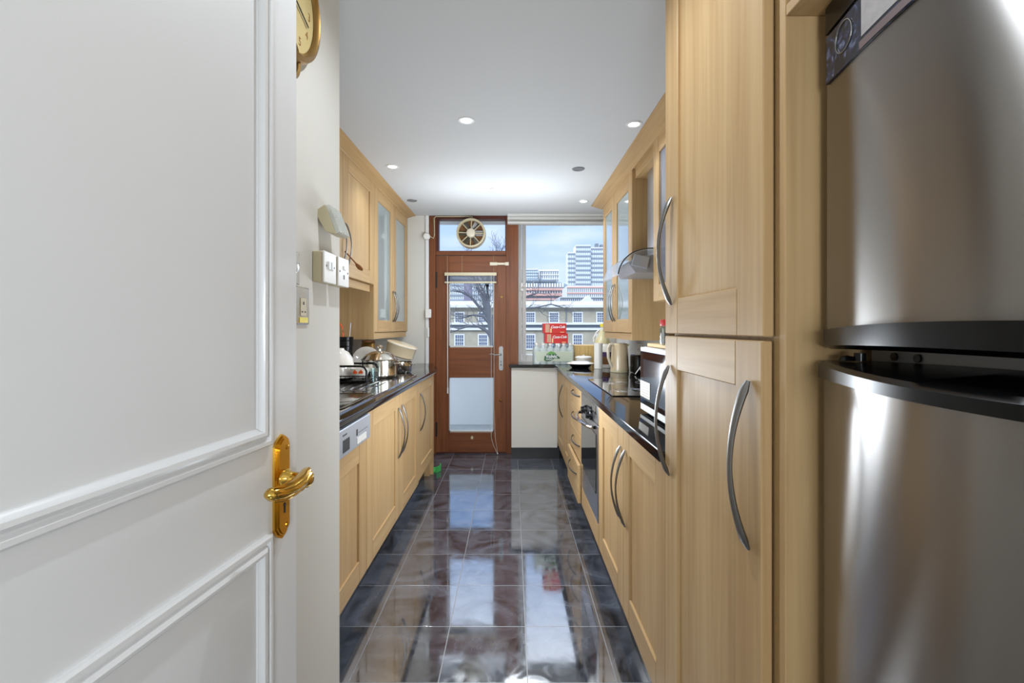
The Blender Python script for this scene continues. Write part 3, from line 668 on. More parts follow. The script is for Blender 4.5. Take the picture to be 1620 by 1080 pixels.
m.tube(LP, [.008, .0115, .0135, .0140, .0135, .0125, .006], 14, flat=.8)
for k in range(3):
    a = PI*.35*(k-1)
    m.tube([(p[0], p[1]-.0125*math.cos(a), p[2]+.0115*math.sin(a)) for p in LP[1:-1]], [.002, .003, .003, .003, .002], 6)
m.build('lever', 'brass', wd, local=True, smooth=45)
# ------------------------------------------------------------------ things on the near left wall
def yf(px, X): return F*X/(px-810)
def wallplate(name, label, cat, y0, y1, z0, z1, X0=XN, d=.033, body='whiteplastic', plate='whiteplastic'):
    t = thing(name, label, cat, (X0, (y0+y1)/2, z0))
    bx('back_box', body, t, X0+.0005, X0+d-.006, y0+.001, y1-.001, z0+.001, z1-.001, bev=.002)
    bx('face_plate', plate, t, X0+d-.0055, X0+d, y0, y1, z0, z1, bev=.002); return t
t = wallplate('wall_switch', 'white two-gang switch box beside the wall edge, nearer the door', 'switch', 1.280, 1.368, 1.393, 1.479, body='beige')
for y in (1.313, 1.335): bx('rocker', 'white', t, XN+.032, XN+.037, y-.008, y+.006, 1.43, 1.452, bev=.001)
for y in (1.296, 1.352): bx('screw', 'darkgrey', t, XN+.0328, XN+.0338, y-.002, y+.002, 1.437, 1.442)
t = wallplate('fused_outlet', 'white fused outlet box overhanging the corner of the wall', 'socket', 1.386, 1.474, 1.393, 1.479, body='beige')
bx('rocker', 'white', t, XN+.032, XN+.036, 1.424, 1.440, 1.443, 1.455, bev=.001)
for y in (1.397, 1.463): bx('screw', 'darkgrey', t, XN+.0328, XN+.0338, y-.002, y+.002, 1.434, 1.439)
bx('fuse_slot', 'darkgrey', t, XN+.0328, XN+.0338, 1.428, 1.434, 1.415, 1.428)
t = thing('power_socket', 'polished chrome double socket low on the wall by the white door', 'socket', (XN, 1.18, 1.278))
bx('face_plate', 'chrome', t, XN+.0005, XN+.006, 1.104, 1.25, 1.278, 1.373, bev=.002)
for y in (1.14, 1.212):
    m = MB(); m.box(XN+.006, XN+.0075, y-.017, y+.017, 1.30, 1.345, bev=.0005); m.build('outlet', 'beige', t)
    m = MB(); m.box(XN+.0075, XN+.0082, y-.003, y+.003, 1.328, 1.336, mi=0); m.box(XN+.0075, XN+.0082, y-.011, y-.005, 1.308, 1.312); m.box(XN+.0075, XN+.0082, y+.005, y+.011, 1.308, 1.312); m.build('pin_slot', 'blackmatt', t)
bx('yellow_label', 'yellow', t, XN+.0062, XN+.0072, 1.19, 1.238, 1.283, 1.296)
t = thing('dimmer_switch', 'polished chrome switch plate above the chrome double socket', 'switch', (XN, 1.15, 1.375))
bx('face_plate', 'chrome', t, XN+.0005, XN+.006, 1.108, 1.194, 1.377, 1.458, bev=.002)
m = MB(); m.lathe([(.012, 0), (.011, .012), (0, .013)], (XN+.006, 1.15, 1.415), 20, mat=Matrix.Rotation(PI/2, 4, 'Y')); m.build('knob', 'chrome', t, smooth=40)
t = thing('wall_light', 'small cream wall fitting with clear ribbed front above the switch boxes', 'wall light', (XN, 1.36, 1.53))
m = MB(); m.prism([(XN+.0005, 1.599), (-.52, 1.612), (-.49, 1.532), (-.517, 1.537), (XN+.0005, 1.576)], 'y', 1.317, 1.40); m.build('housing', 'beige', t)
m = MB()
m.prism([(-.519, 1.612), (-.508, 1.612), (-.480, 1.537), (-.489, 1.533)], 'y', 1.319, 1.398, mi=0)
for i in range(6): m.prism([(-.508, 1.612), (-.505, 1.610), (-.478, 1.54), (-.480, 1.537)], 'y', 1.325+i*.013, 1.331+i*.013, mi=0)
m.build('clear_front', 'lens', t)
m = MB()
for i in range(2): m.box(-.512, -.506, 1.335+i*.03, 1.35+i*.03, 1.55, 1.60, rot=None)
m.build('reflector', 'chrome', t)
ck = thing('wall_clock', 'round brass wall clock high on the wall beside the white door', 'clock', (XN, 1.12, 1.90))
CY, CZ, CR = 1.12, 2.07, .158
RY = Matrix.Rotation(PI/2, 4, 'Y')
m = MB(); m.lathe([(CR*.86, .0005), (CR*.98, .004), (CR, .014), (CR*.97, .026), (CR*.9, .03), (CR*.86, .024), (CR*.84, .016)], (XN, CY, CZ), 56, mat=RY, cap=False); m.lathe([(0, .0005), (CR*.87, .0005), (CR*.87, .01), (0, .01)], (XN, CY, CZ), 40, mat=RY, cap=False); m.build('case', 'oldbrass', ck, smooth=35)
m = MB(); m.lathe([(0, .0101), (CR*.85, .0101), (CR*.85, .0145), (0, .0145)], (XN, CY, CZ), 48, mat=RY, cap=False); m.build('dial', mat('clock_dial', (206, 186, 130), .5, noise=.12, nscale=12), ck)
for h in range(1, 13):
    a = PI/2-h*PI/6
    mm = Matrix.Translation((XN+.0148, CY+CR*.68*math.cos(a), CZ+CR*.68*math.sin(a))) @ Matrix(((0, 0, 1, 0), (1, 0, 0, 0), (0, 1, 0, 0), (0, 0, 0, 1)))
    textobj('numeral', str(h), .03, 'spoonwood', ck, mm, .0002)
m = MB(); m.box(XN+.016, XN+.0175, CY-.003, CY+.003, CZ-.01, CZ+.07, rot=Matrix.Translation((0, CY, CZ)) @ Matrix.Rotation(.9, 4, 'X') @ Matrix.Translation((0, -CY, -CZ)))
m.box(XN+.018, XN+.0195, CY-.002, CY+.002, CZ-.01, CZ+.1, rot=Matrix.Translation((0, CY, CZ)) @ Matrix.Rotation(-1.9, 4, 'X') @ Matrix.Translation((0, -CY, -CZ))); m.build('clock_hand', 'blackmatt', ck)
m = MB(); m.tube([(XN+.012, CY+.045*math.cos(i*PI/12), 1.915+.045*math.sin(i*PI/12)) for i in range(24)], .009, 8, up=(1, 0, 0), closed=True); m.build('ring', 'oldbrass', ck, smooth=True)
# ------------------------------------------------------------------ things on the left worktop
ZT = .9125; ZS = .9215
ut = thing('dish_rack', 'black wire dish rack at the draining board', 'dish rack', (-1.12, 3.12, ZS))
bx('drip_tray', 'black', ut, -1.32, -.925, 3.0, 3.245, ZS+.001, ZS+.012, bev=.003)
for y in (3.0, 3.245):
    m = MB()
    m.tube([(-1.32, y, .985), (-1.32, y, 1.015), (-1.30, y, 1.025), (-.96, y, 1.025), (-.935, y, 1.018), (-.922, y, .995), (-.92, y, ZS+.006)], .0065, 8)
    m.tube([(-1.32, y, .962), (-.92, y, .962)], .0035, 6); m.build('end_frame', 'black', ut, smooth=50)
m = MB()
for i in range(14):
    x = -1.31+i*.028; m.tube([(x, 3.003, .962), (x, 3.01, .942), (x, 3.225, .942), (x, 3.232, .962)], .0016, 5)
m.build('wire_grid', 'black', ut)
bw = thing('mixing_bowl', 'white bowl turned upside down in the dish rack', 'bowl', (-1.15, 3.125, 1.0))
m = MB(); m.lathe([(.104, .945), (.107, .955), (.106, 1.02), (.095, 1.07), (.07, 1.108), (.045, 1.122), (.04, 1.134), (.034, 1.134), (.03, 1.126), (0, 1.126)], (-1.15, 3.125, 0), 40, cap=False); m.build('shell', 'porcelain', bw, smooth=40)
cp_ = thing('patterned_cup', 'white cup painted with orange flowers at the front of the dish rack', 'cup', (-1.0, 3.055, .945))
# sits on the wires
m = MB(); m.lathe([(0, .945), (.03, .945), (.045, .955), (.058, .985), (.06, 1.008), (.057, 1.008), (.05, .98), (.03, .956), (0, .955)], (-.983, 3.066, 0), 32, cap=False); m.build('shell', 'porcelain', cp_, smooth=40)
m = MB()
for a in (-1.9, -1.3):
    for k in range(3):
        m.lathe([(0, 0), (.009, .001), (0, .002)], (-.983+.0585*math.cos(a+.1*k), 3.066+.0585*math.sin(a+.1*k), .985+.008*(k % 2)), 10, mat=Matrix.Rotation(PI/2, 4, 'X'))
m.build('painted_flower', 'orange', cp_)
tb = MB(); tb.lathe([(0, 0), (.024, 0), (.029, .085), (.027, .085), (.0225, .006), (0, .006)], (-.885, 3.06, ZS+.0005), 24, cap=False)
tag(tb.build('glass_tumbler', 'clear', None, smooth=40), 'small clear tumbler beside the dish rack', 'glass')
def pot(name, label, c, r, h, zb, material='chrome', lid=True, kn='chrome'):
    t = thing(name, label, 'pot', (c[0], c[1], zb))
    m = MB(); m.lathe([(0, 0), (r*.9, 0), (r, .012), (r, h), (r+.004, h+.002), (r-.003, h), (r-.004, .012), (0, .006)], (c[0], c[1], zb), 44, cap=False); m.build('body', material, t, smooth=40)
    if lid:
        m = MB(); m.lathe([(r+.006, h+.003), (r+.007, h+.008), (r*.95, h+.018), (r*.75, h+.043), (r*.45, h+.06), (r*.2, h+.066), (0, h+.067)], (c[0], c[1], zb), 44, cap=False); ld_ = m.build('lid', material, t, smooth=40)
        m = MB(); m.lathe([(.012, h+.066), (.012, h+.078), (.022, h+.086), (.024, h+.1), (.016, h+.108), (0, h+.11)], (c[0], c[1], zb), 24, cap=False); m.build('knob', kn, ld_, smooth=40)
    for s in (-1, 1):
        m = MB(); P = [(c[0]+s*(r+.001+.028*math.sin(PI*i/8)), c[1]-.035+.07*i/8, zb+h*.78) for i in range(9)]; m.tube(P, .005, 8); m.build('handle', material, t, smooth=True)
    return t
pot('cooking_pot', 'large polished pot with domed lid standing on the drainer', (-.945, 3.385), .122, .115, ZS+.001)
pot('saucepan', 'smaller polished pan under the tilted cream pan', (-.90, 3.80), .095, .085, ZT, lid=False)
t = thing('cream_pan', 'cream enamel pan tilted on top of the smaller polished pan', 'pan', (-.905, 3.80, 1.03))
rot = Matrix.Rotation(.30, 4, 'Y')
m = MB(); m.lathe([(0, -.005), (.10, -.005), (.112, .005), (.118, .085), (.122, .09), (.122, .096), (.10, .104), (.09, .104), (0, .100)], (-.905, 3.80, 1.045), 44, mat=rot, cap=False); m.build('body', 'creampan', t, smooth=40)
m = MB(); m.lathe([(.119, .086), (.125, .088), (.125, .094), (.119, .096)], (-.905, 3.80, 1.045), 44, mat=rot, cap=False); m.build('rim', 'porcelain', t, smooth=40)
m = MB(); m.lathe([(0, 0), (.055, .002), (.1, .014), (.101, .017), (.055, .006), (0, .004)], (-1.10, 3.58, 1.025), 40, mat=Matrix.Rotation(1.25, 4, 'X') @ Matrix.Rotation(0.2, 4, 'Y'), cap=False)
tag(m.build('dinner_plate', 'porcelain', None, smooth=40), 'white plate propped upright behind the large polished pot', 'plate')
t = thing('utensil_holder', 'tall black utensil holder at the back of the left worktop', 'utensil holder', (-1.2, 3.46, ZS))
m = MB(); m.lathe([(0, 0), (.05, 0), (.056, .28), (.053, .28), (.047, .006), (0, .006)], (-1.215, 3.46, ZS+.0005), 20, cap=False)
for i in range(7): m.lathe([(.052+.0005*i, .04*i+.01), (.0555+.0006*i, .04*i+.013), (.052+.0005*i, .04*i+.016)], (-1.215, 3.46, ZS+.0005), 20, cap=False)
m.build('holder', 'black', t, smooth=30)
m = MB(); m.tube([(-1.235, 3.44, ZS+.02), (-1.225, 3.44, 1.23), (-1.232, 3.44, 1.27), (-1.245, 3.44, 1.295), (-1.262, 3.44, 1.29), (-1.268, 3.44, 1.26), (-1.255, 3.44, 1.22)], .009, 8, flat=.6); tag(m.build('peeler', 'orange', None, smooth=True), 'orange looped handle sticking out of the black utensil holder', 'utensil')
m = MB(); m.tube([(-1.20, 3.47, ZS+.02), (-1.185, 3.47, 1.24), (-1.18, 3.47, 1.305)], [.004, .004, .006], 8, flat=.5); tag(m.build('spatula', 'silver', None, smooth=True), 'pale straight utensil handle in the black holder', 'utensil')
t = thing('storage_jar', 'brown jar in the corner below the glazed wall cabinet', 'jar', (-1.2, 3.93, ZT))
m = MB(); m.lathe([(0, 0), (.055, 0), (.058, .01), (.058, .22), (.05, .235), (0, .235)], (-1.19, 3.93, ZT+.0005), 24, cap=False); m.build('body', 'oldbrass', t, smooth=30)
m = MB(); m.lathe([(.052, .235), (.052, .252), (0, .254)], (-1.19, 3.93, ZT+.0005), 24); m.build('lid', 'spoonwood', t, smooth=30)
m = MB(); m.tube([(-1.02, 2.90, 1.735), (-1.008, 2.95, 1.71), (-.995, 3.02, 1.68)], [.005, .004, .005], 8); m.tube([(-.995, 3.02, 1.68), (-.99, 3.045, 1.668), (-.985, 3.075, 1.654), (-.982, 3.10, 1.645)], [.006, .016, .019, .008], 10, flat=.5)
tag(m.build('wooden_spoon', 'spoonwood', None, smooth=True), 'dark wooden spoon hooked on the handle of the short wall cabinet', 'spoon')
t = thing('dustpan', 'small green plastic dustpan on the floor at the end of the left cabinets', 'dustpan', (-.66, 4.22, 0))
m = MB(); m.prism([(-.72, 4.16), (-.66, 4.14), (-.63, 4.2), (-.64, 4.27), (-.72, 4.28)], 'z', .002, .012); m.prism([(-.66, 4.14), (-.63, 4.2), (-.64, 4.27), (-.648, 4.265), (-.64, 4.2), (-.665, 4.148)], 'z', .012, .05); m.build('pan', 'green', t)
# ------------------------------------------------------------------ things on the right worktop
hb = thing('hob', 'black glass ceramic hob set in the right worktop', 'hob', (.78, 2.85, ZT))
bx('glass_top', mat('hob_glass', (12, 12, 14), .04, coat=.6), hb, .52, 1.0, 2.452, 3.25, ZT+.0005, ZT+.006, bev=.002)
for hx_, hy_, r in ((.66, 2.66, .09), (.66, 3.03, .075), (.88, 2.66, .075), (.88, 3.03, .09)):
    m = MB(); m.lathe([(r, 0), (r, .0004), (r-.002, .0004), (r-.002, 0)], (hx_, hy_, ZT+.0062), 40, cap=False); m.lathe([(r*.6, 0), (r*.6, .0004), (r*.6-.001, .0004), (r*.6-.001, 0)], (hx_, hy_, ZT+.0062), 40, cap=False); m.build('cooking_zone', 'silver', hb)
mw = thing('microwave', 'white microwave with dark glass door on the right worktop', 'microwave', (.75, 1.77, ZT))
bx('casing', 'whiteplastic', mw, .555, .93, 1.535, 2.01, ZT+.012, 1.19, bev=.004)
md = bx('door', 'whiteplastic', mw, .545, .554, 1.535, 2.01, ZT+.014, 1.188, bev=.002)
bx('door_glass', 'blackglass', md, .5425, .546, 1.60, 2.004, ZT+.042, 1.172, bev=.001)
bx('inner_window', mat('oven_window', (40, 44, 52), .1), md, .5418, .543, 1.66, 1.96, ZT+.07, 1.14)
bx('energy_sticker', 'cream', md, .5405, .5415, 1.862, 1.998, .985, 1.05)
m = MB()
for i in range(5): m.box(.5401, .5405, 1.87, 1.97+.01*(i % 2), .993+i*.011, .9945+i*.011)
m.build('printed_line', 'darkgrey', md)
m = MB()
for x in (.58, .90):
    for y in (1.57, 1.98): m.lathe([(.012, 0), (.012, .011), (0, .011)], (x, y, ZT+.0005), 12)
m.build('foot', 'black', mw)
bd = bx('chopping_board', 'board', None, .562, .86, 1.56, 1.97, 1.1915, 1.206, bev=.002); tag(bd, 'pale wooden chopping board lying on the microwave', 'chopping board')
t = thing('spice_jar', 'clear jar with red lid standing on the chopping board', 'jar', (.587, 1.75, 1.2065))
m = MB(); m.lathe([(0, 0), (.034, 0), (.036, .004), (.036, .062), (.03, .068), (.03, .07), (.028, .07), (.028, .066), (.034, .06), (.034, .004), (0, .003)], (.582, 1.75, 1.2067), 24, cap=False); m.build('glass', 'clear', t, smooth=35)
m = MB(); m.lathe([(0, .004), (.0325, .004), (.0325, .045), (0, .048)], (.582, 1.75, 1.2067), 24, cap=False); m.build('contents', 'brown', t, smooth=35)
m = MB(); m.lathe([(.034, .07), (.035, .074), (.035, .09), (.032, .093), (0, .093)], (.582, 1.75, 1.2067), 24); m.build('lid', 'redcap', t, smooth=35)
kt = thing('kettle', 'cream electric kettle on the right worktop beyond the hob', 'kettle', (.87, 3.80, ZT))
kc = (.865, 3.81)
m = MB(); m.lathe([(0, 0), (.072, 0), (.074, .008), (.073, .02)], (kc[0], kc[1], ZT+.0005), 36, cap=False); m.build('base', 'beige', kt, smooth=35)
m = MB(); m.lathe([(.0725, .021), (.072, .03), (.064, .19), (.060, .222), (.05, .23), (0, .234)], (kc[0], kc[1], ZT+.0005), 36); m.build('body', mat('kettle_beige', (205, 184, 150), .3, coat=.3), kt, smooth=35)
m = MB(); m.tube([(kc[0]-.05, kc[1]-.02, ZT+.222), (kc[0]-.085, kc[1]-.03, ZT+.222), (kc[0]-.1, kc[1]-.035, ZT+.19), (kc[0]-.098, kc[1]-.035, ZT+.12), (kc[0]-.08, kc[1]-.028, ZT+.07), (kc[0]-.055, kc[1]-.02, ZT+.035)], [.012, .014, .013, .012, .012, .012], 10, up=(0, 1, 0)); m.build('handle', 'cream', kt, smooth=45)
m = MB(); m.prism([(kc[0]+.05, ZT+.2), (kc[0]+.085, ZT+.222), (kc[0]+.05, ZT+.23)], 'y', kc[1]-.02, kc[1]+.02); m.build('spout', 'beige', kt)
m = MB(); m.lathe([(0, 0), (.037, 0), (.037, .222), (.03, .222), (.03, .214), (0, .214)], (.752, 4.13, ZT+.0005), 28, cap=False); tag(m.build('canister', 'whiteplastic', None, smooth=35), 'plain white cylindrical canister beside the stacked plates', 'canister')
t = thing('coffee_jar', 'tall jar with purple and brown label behind the kettle', 'jar', (.83, 4.2, ZT))
m = MB(); m.lathe([(0, 0), (.05, 0), (.052, .006), (.052, .2), (.045, .21), (0, .21)], (.845, 4.25, ZT+.0005), 28, cap=False); jb = m.build('body', 'porcelain', t, smooth=35)
m = MB(); m.lathe([(.0523, .10), (.0528, .10), (.0528, .14), (.0523, .14)], (.845, 4.25, ZT+.0005), 28, cap=False); m.build('purple_band', 'purple', t)
m = MB(); m.lathe([(.0523, .03), (.0528, .03), (.0528, .10), (.0523, .10)], (.845, 4.25, ZT+.0005), 28, cap=False); m.build('brown_band', 'brown', t)
ol = thing('oil_jug', 'large clear jug of yellow oil with yellow cap under the glazed cabinet', 'bottle', (.85, 4.5, ZT))
oc = (.865, 4.52)
m = MB(); m.lathe([(0, 0), (.075, 0), (.08, .01), (.08, .2), (.072, .24), (.05, .29), (.03, .33), (.022, .345), (.022, .37), (0, .37)], (*oc, ZT+.0005), 32, cap=False); m.build('jug', film('jug_plastic', (240, 238, 222), .5), ol, smooth=35)
m = MB(); m.lathe([(0, .01), (.072, .012), (.074, .2), (.066, .238), (.04, .29), (.02, .335), (0, .335)], (*oc, ZT+.0005), 32, cap=False); m.build('oil', 'oil', ol, smooth=35)
m = MB(); m.lathe([(.026, .365), (.026, .392), (0, .394)], (*oc, ZT+.0005), 20); m.build('cap', 'yellow', ol, smooth=35)
m = MB(); m.tube([(oc[0]-.035, oc[1], ZT+.335), (oc[0]-.06, oc[1], ZT+.31), (oc[0]-.085, oc[1], ZT+.26), (oc[0]-.085, oc[1], ZT+.22)], .008, 8, up=(0, 1, 0)); m.build('grip', 'whiteplastic', ol, smooth=True)
t = thing('serving_bowl', 'black and glass bowl under the white plate', 'bowl', (.609, 4.23, ZT))
m = MB(); m.lathe([(0, 0), (.075, 0), (.095, .02), (.105, .036), (.100, .036), (.085, .02), (0, .006)], (.609, 4.23, ZT+.0005), 40, cap=False); m.build('shell', 'blackglass', t, smooth=40)
m = MB(); m.lathe([(.118, 0), (.124, .002), (.123, .005), (.085, .016), (.07, .022), (0, .022), (0, .018), (.068, .018)], (.609, 4.23, ZT+.037), 44, cap=False); tag(m.build('dinner_plate', 'porcelain', None, smooth=40), 'white plate resting on the dark bowl by the window corner', 'plate')
t = thing('food_tub', 'low white tub with a lid behind the stacked plate', 'tub', (.675, 4.5, ZT))
m = MB(); m.lathe([(0, 0), (.065, 0), (.075, .07), (0, .07)], (.675, 4.47, ZT+.0005), 32, cap=False); m.build('tub', 'porcelain', t, smooth=40)
m = MB(); m.lathe([(.079, .071), (.079, .08), (.06, .088), (.012, .09), (.012, .098), (0, .1)], (.675, 4.47, ZT+.0005), 32); m.build('lid', 'whiteplastic', t, smooth=40)
bk = thing('straw_basket', 'straw coloured basket under the window to the right of the bottles', 'basket', (.78, 4.8, ZT))
bx('sides', 'straw', bk, .625, 1.0, 4.70, 4.88, ZT+.001, 1.083); bx('rim', 'board', bk, .62, 1.005, 4.695, 4.885, 1.0835, 1.097, bev=.003)
m = MB()
for i in range(24): m.tube([(.633+i*.0155, 4.698, ZT+.002), (.633+i*.0155, 4.698, 1.083)], .005, 6)
m.build('reed', 'straw', bk, smooth=True)
# bottles in shrink wrap
vp = thing('water_pack', 'shrink-wrapped pack of water bottles with green logo on the window sill', 'bottles', (.405, 4.73, ZT))
m = MB(); m.lathe([(0, 0), (.027, 0), (.0305, .006), (.0305, .06), (.029, .07), (.0305, .08), (.0305, .135), (.024, .160), (.0135, .178), (.012, .182), (.012, .186)], (0, 0, ZT+.001), 20, cap=False)
bo0 = m.build('bottle', film('bottle_plastic', (222, 234, 236), .45, .1), vp, smooth=35)
bo0.data.transform(Matrix.Translation((vp.location.x, vp.location.y, 0)))
m = MB(); m.lathe([(.0145, .184), (.0145, .2), (.0135, .202), (0, .202)], (0, 0, ZT+.001), 14); ca0 = m.build('cap', 'whiteplastic', bo0, smooth=35); ca0.data.transform(Matrix.Translation((vp.location.x, vp.location.y, 0)))
x00, y00 = .2415, 4.633
first = True
for j in range(4):
    for i in range(6):
        p = Vector((x00+i*.0655-vp.location.x, y00+j*.063-vp.location.y, 0))
        if first: bo0.location = p; first = False; continue
        b2 = bo0.copy(); b2.location = p; C.objects.link(b2); b2.parent = vp
        c2 = ca0.copy(); C.objects.link(c2); c2.parent = b2
m = MB(); y0 = y00-.032; m.loops([rrect(x00-.034, x00+5*.0655+.034, y0, y00+3*.063+.032, .02, ZT+.002), rrect(x00-.034, x00+5*.0655+.034, y0, y00+3*.063+.032, .02, ZT+.135), rrect(x00-.026, x00+5*.0655+.026, y0+.008, y00+3*.063+.024, .02, ZT+.162)], caplast=False)
m.build('shrink_wrap', film('shrink_film', (228, 238, 232), .3, .12), vp, smooth=40)
cxl = .385; m = MB()
m.box(x00-.01, x00+5*.0655+.02, y0-.0022, y0-.001, ZT+.03, ZT+.128); m.build('printed_film', film('printed_film', (222, 230, 208), .5, .2), vp)
m = MB(); m.prism([(cxl-.075, ZT+.04), (cxl-.07, ZT+.075), (cxl-.045, ZT+.105), (cxl-.01, ZT+.128), (cxl+.03, ZT+.115), (cxl+.055, ZT+.085), (cxl+.082, ZT+.065), (cxl+.075, ZT+.055), (cxl+.03, ZT+.06), (cxl-.01, ZT+.035), (cxl-.05, ZT+.03)], 'y', y0-.0032, y0-.0023)
m.build('logo_shape', 'dkgreen', vp)
m = MB(); m.prism([(cxl-.052, ZT+.1), (cxl-.01, ZT+.126), (cxl+.028, ZT+.114), (cxl+.035, ZT+.1), (cxl-.01, ZT+.098)], 'y', y0-.0038, y0-.0033); m.build('logo_highlight', 'ltgreen', vp)
textobj('logo_lettering', 'Volvic', .046, 'white', vp, FRONT(cxl-.002, y0-.0042, ZT+.078), bold=.0012)
m = MB()
for i in range(2): m.box(cxl-.055, cxl-.0+.01*i, y0-.0045, y0-.0039, ZT+.045+.008*i, ZT+.048+.008*i)
m.build('logo_smallprint', 'white', vp)
for k, (xa, zc, lab) in enumerate(((.322, 1.1157, 'red cola carton directly on the water bottles, lower of two'), (.306, 1.2137, 'red cola carton on top of the other red carton'))):
    t = thing('drink_carton', lab, 'carton', (xa+.11, 4.73, zc), 'red drink cartons on the bottles'); ya = 4.64
    bx('box', 'red', t, xa, xa+.225, ya, ya+.19, zc, zc+.097, bev=.002)
    textobj('lettering', 'Coca-Cola', .035, 'white', t, FRONT(xa+.142, ya-.0008, zc+.062) @ Matrix.Rotation(.02, 4, 'Z'), shear=.35, bold=.0009, spacing=.92)
    m = MB()
    for i in range(3):
        for j in range(6): m.box(xa+.022+i*.014, xa+.033+i*.014, ya-.0008, ya, zc+.010+j*.0135, zc+.020+j*.0135)
    m.build('printed_grid', 'beige', t)
    bx('printed_can', 'board', t, xa+.068, xa+.082, ya-.0008, ya, zc+.006, zc+.048); bx('small_print', 'board', t, xa+.165, xa+.205, ya-.0008, ya, zc+.008, zc+.014)
t = thing('toaster', 'small dark toaster in the corner between kettle and microwave', 'toaster', (1.0, 3.72, ZT))
bx('body', 'black', t, .95, 1.06, 3.60, 3.82, ZT+.001, ZT+.145, bev=.012, seg=3, smooth=40); bx('trim_band', 'chrome', t, .948, 1.062, 3.64, 3.78, ZT+.146, ZT+.152, bev=.002)
m = MB(); P = []
for i in range(40):
    a = i/39*4*PI; P.append((.985+.022*math.sin(a)+.004*i/10, 3.575-.004*math.cos(a*.5), ZT+.05+.036*math.cos(a)))
P = [(.93, 3.58, ZT+.006)]+P+[(1.02, 3.585, ZT+.01)]
m.tube(P, .0032, 6, up=(0, 1, 0)); tag(m.build('power_cable', 'whiteplastic', None, smooth=True), 'coiled white cable in front of the dark toaster', 'cable')
t = wallplate('power_socket', 'white double socket on the wall behind the kettle', 'socket', 3.98, 4.13, 1.04, 1.126, X0=XR-.0135, d=.0125)
m = MB()
for y in (4.02, 4.09): m.box(XR-.0145, XR-.0135, y-.004, y+.004, 1.075, 1.09)
m.build('pin_slot', 'darkgrey', t)
# ------------------------------------------------------------------ ceiling lamps and added fill lights
LP_ = [(738, 190, 1, 'bright downlight nearest the camera, left of the ceiling centre'), (621, 263, 1, 'bright downlight above the left cornice'), (784, 299, 1, 'bright downlight near the extractor fan in mid ceiling'), (1003, 196, 1, 'bright downlight tight against the right cornice'), (923, 318, 1, 'bright downlight just before the window'), (915, 267, 0, 'unlit grey downlight right of the ceiling centre'), (652, 317, 0, 'unlit downlight at the far end of the left cornice')]
def lamp(x, y, on, label):
    t = thing('downlight', label, 'ceiling light', (x, y, CEIL), 'recessed downlights in the ceiling')
    m = MB(); m.lathe([(.03, -.003), (.032, -.005), (.043, -.004), (.045, -.0003), (.03, -.0003)], (x, y, CEIL), 32, cap=False); m.build('bezel', 'white' if on else 'lampoff', t, smooth=35)
    m = MB(); m.lathe([(0, -.0032), (.03, -.0032), (.03, -.0005), (0, -.0005)], (x, y, CEIL), 24, cap=False); m.build('bulb', 'lamp' if on else 'lampoff', t)
for px, py, on, lab in LP_:
    Y = F*(CEIL-CAMZ)/(518-py); X = (px-810)*Y/F
    lamp(X, Y, on, lab)
    if on:
        l = bpy.data.lights.new('downlight_beam', 'SPOT'); l.energy = PL; l.shadow_soft_size = .03; l.color = LC; l.spot_size = math.radians(130); l.spot_blend = 1
        o = bpy.data.objects.new('downlight_beam', l); o.location = (X, Y, CEIL-.02); C.objects.link(o)
for (x, y, z, e) in SPOT_AND_FILLS:  # the point lights are added fills in mid-air, brightening kitchen and door
    l = bpy.data.lights.new('downlight_or_added_fill', 'SPOT' if z > 2.3 else 'POINT'); l.energy = e[0]
    if z > 2.3: l.spot_size = math.radians(150); l.spot_blend = .8
    l.energy = e[0]; l.shadow_soft_size = e[1]; l.color = LC
    o = bpy.data.objects.new('downlight_or_added_fill', l); o.location = (x, y, z); C.objects.link(o)
# ------------------------------------------------------------------ outside
g = bx('ground', mat('street', (120, 122, 120), .9), None, -500, 500, 6.5, 900, -10.2, -10); struct(g, 'street level far below')
bal = thing('balcony', 'pale balcony parapet outside the brown door', 'balcony', (-.2, 6.0, -.1))
bx('slab', mat('balcony_floor', (128, 136, 140), .8, noise=.2), bal, -1.5, 3, 5.2, 6.3, -.12, -.002); bx('parapet', mat('balcony_paint', (206, 213, 216), .6, noise=.06, nscale=3), bal, -1.5, 3, 6.2, 6.3, 0, .86)
def ox(px, Y): return (px-810)*Y/F
def oz(py, Y): return CAMZ-(py-518)*Y/F
stock = mat('stock_brick', (160, 156, 142), .9, noise=.25, nscale=1.3)
stucco = mat('white_stucco', (204, 208, 208), .8)
sash = mat('sash_glass', (90, 104, 130), .15)
slate = mat('slate', (112, 122, 132), .7)
Y = 50
te = thing('terrace', 'long yellow-grey brick terrace with white cornice across the street', 'building', (0, 55, -10))
bx('brick_wall', stock, te, ox(480, Y), ox(1200, Y), Y, Y+9, -10, oz(487, Y))
bx('cornice', stucco, te, ox(480, Y), ox(1200, Y), Y-.5, Y+.2, oz(487, Y), oz(481, Y), bev=.05); bx('parapet', stucco, te, ox(480, Y), ox(1200, Y), Y-.1, Y+.4, oz(481, Y), oz(476, Y))
bx('string_course', stucco, te, ox(480, Y), ox(1200, Y), Y-.35, Y, oz(513.5, Y), oz(510, Y)); bx('frieze', slate, te, ox(480, Y), ox(1200, Y), Y-.08, Y, oz(518.5, Y), oz(513.5, Y)); bx('lower_course', stucco, te, ox(480, Y), ox(1200, Y), Y-.25, Y, oz(522, Y), oz(518.5, Y))
bx('base_course', stucco, te, ox(480, Y), ox(1200, Y), Y-.2, Y, oz(600, Y), oz(560, Y))
m = MB(); m.tube([(ox(895.5, Y), Y-.1, oz(560, Y)), (ox(895.5, Y), Y-.1, oz(488, Y))], .06, 6); m.build('drainpipe', slate, te)
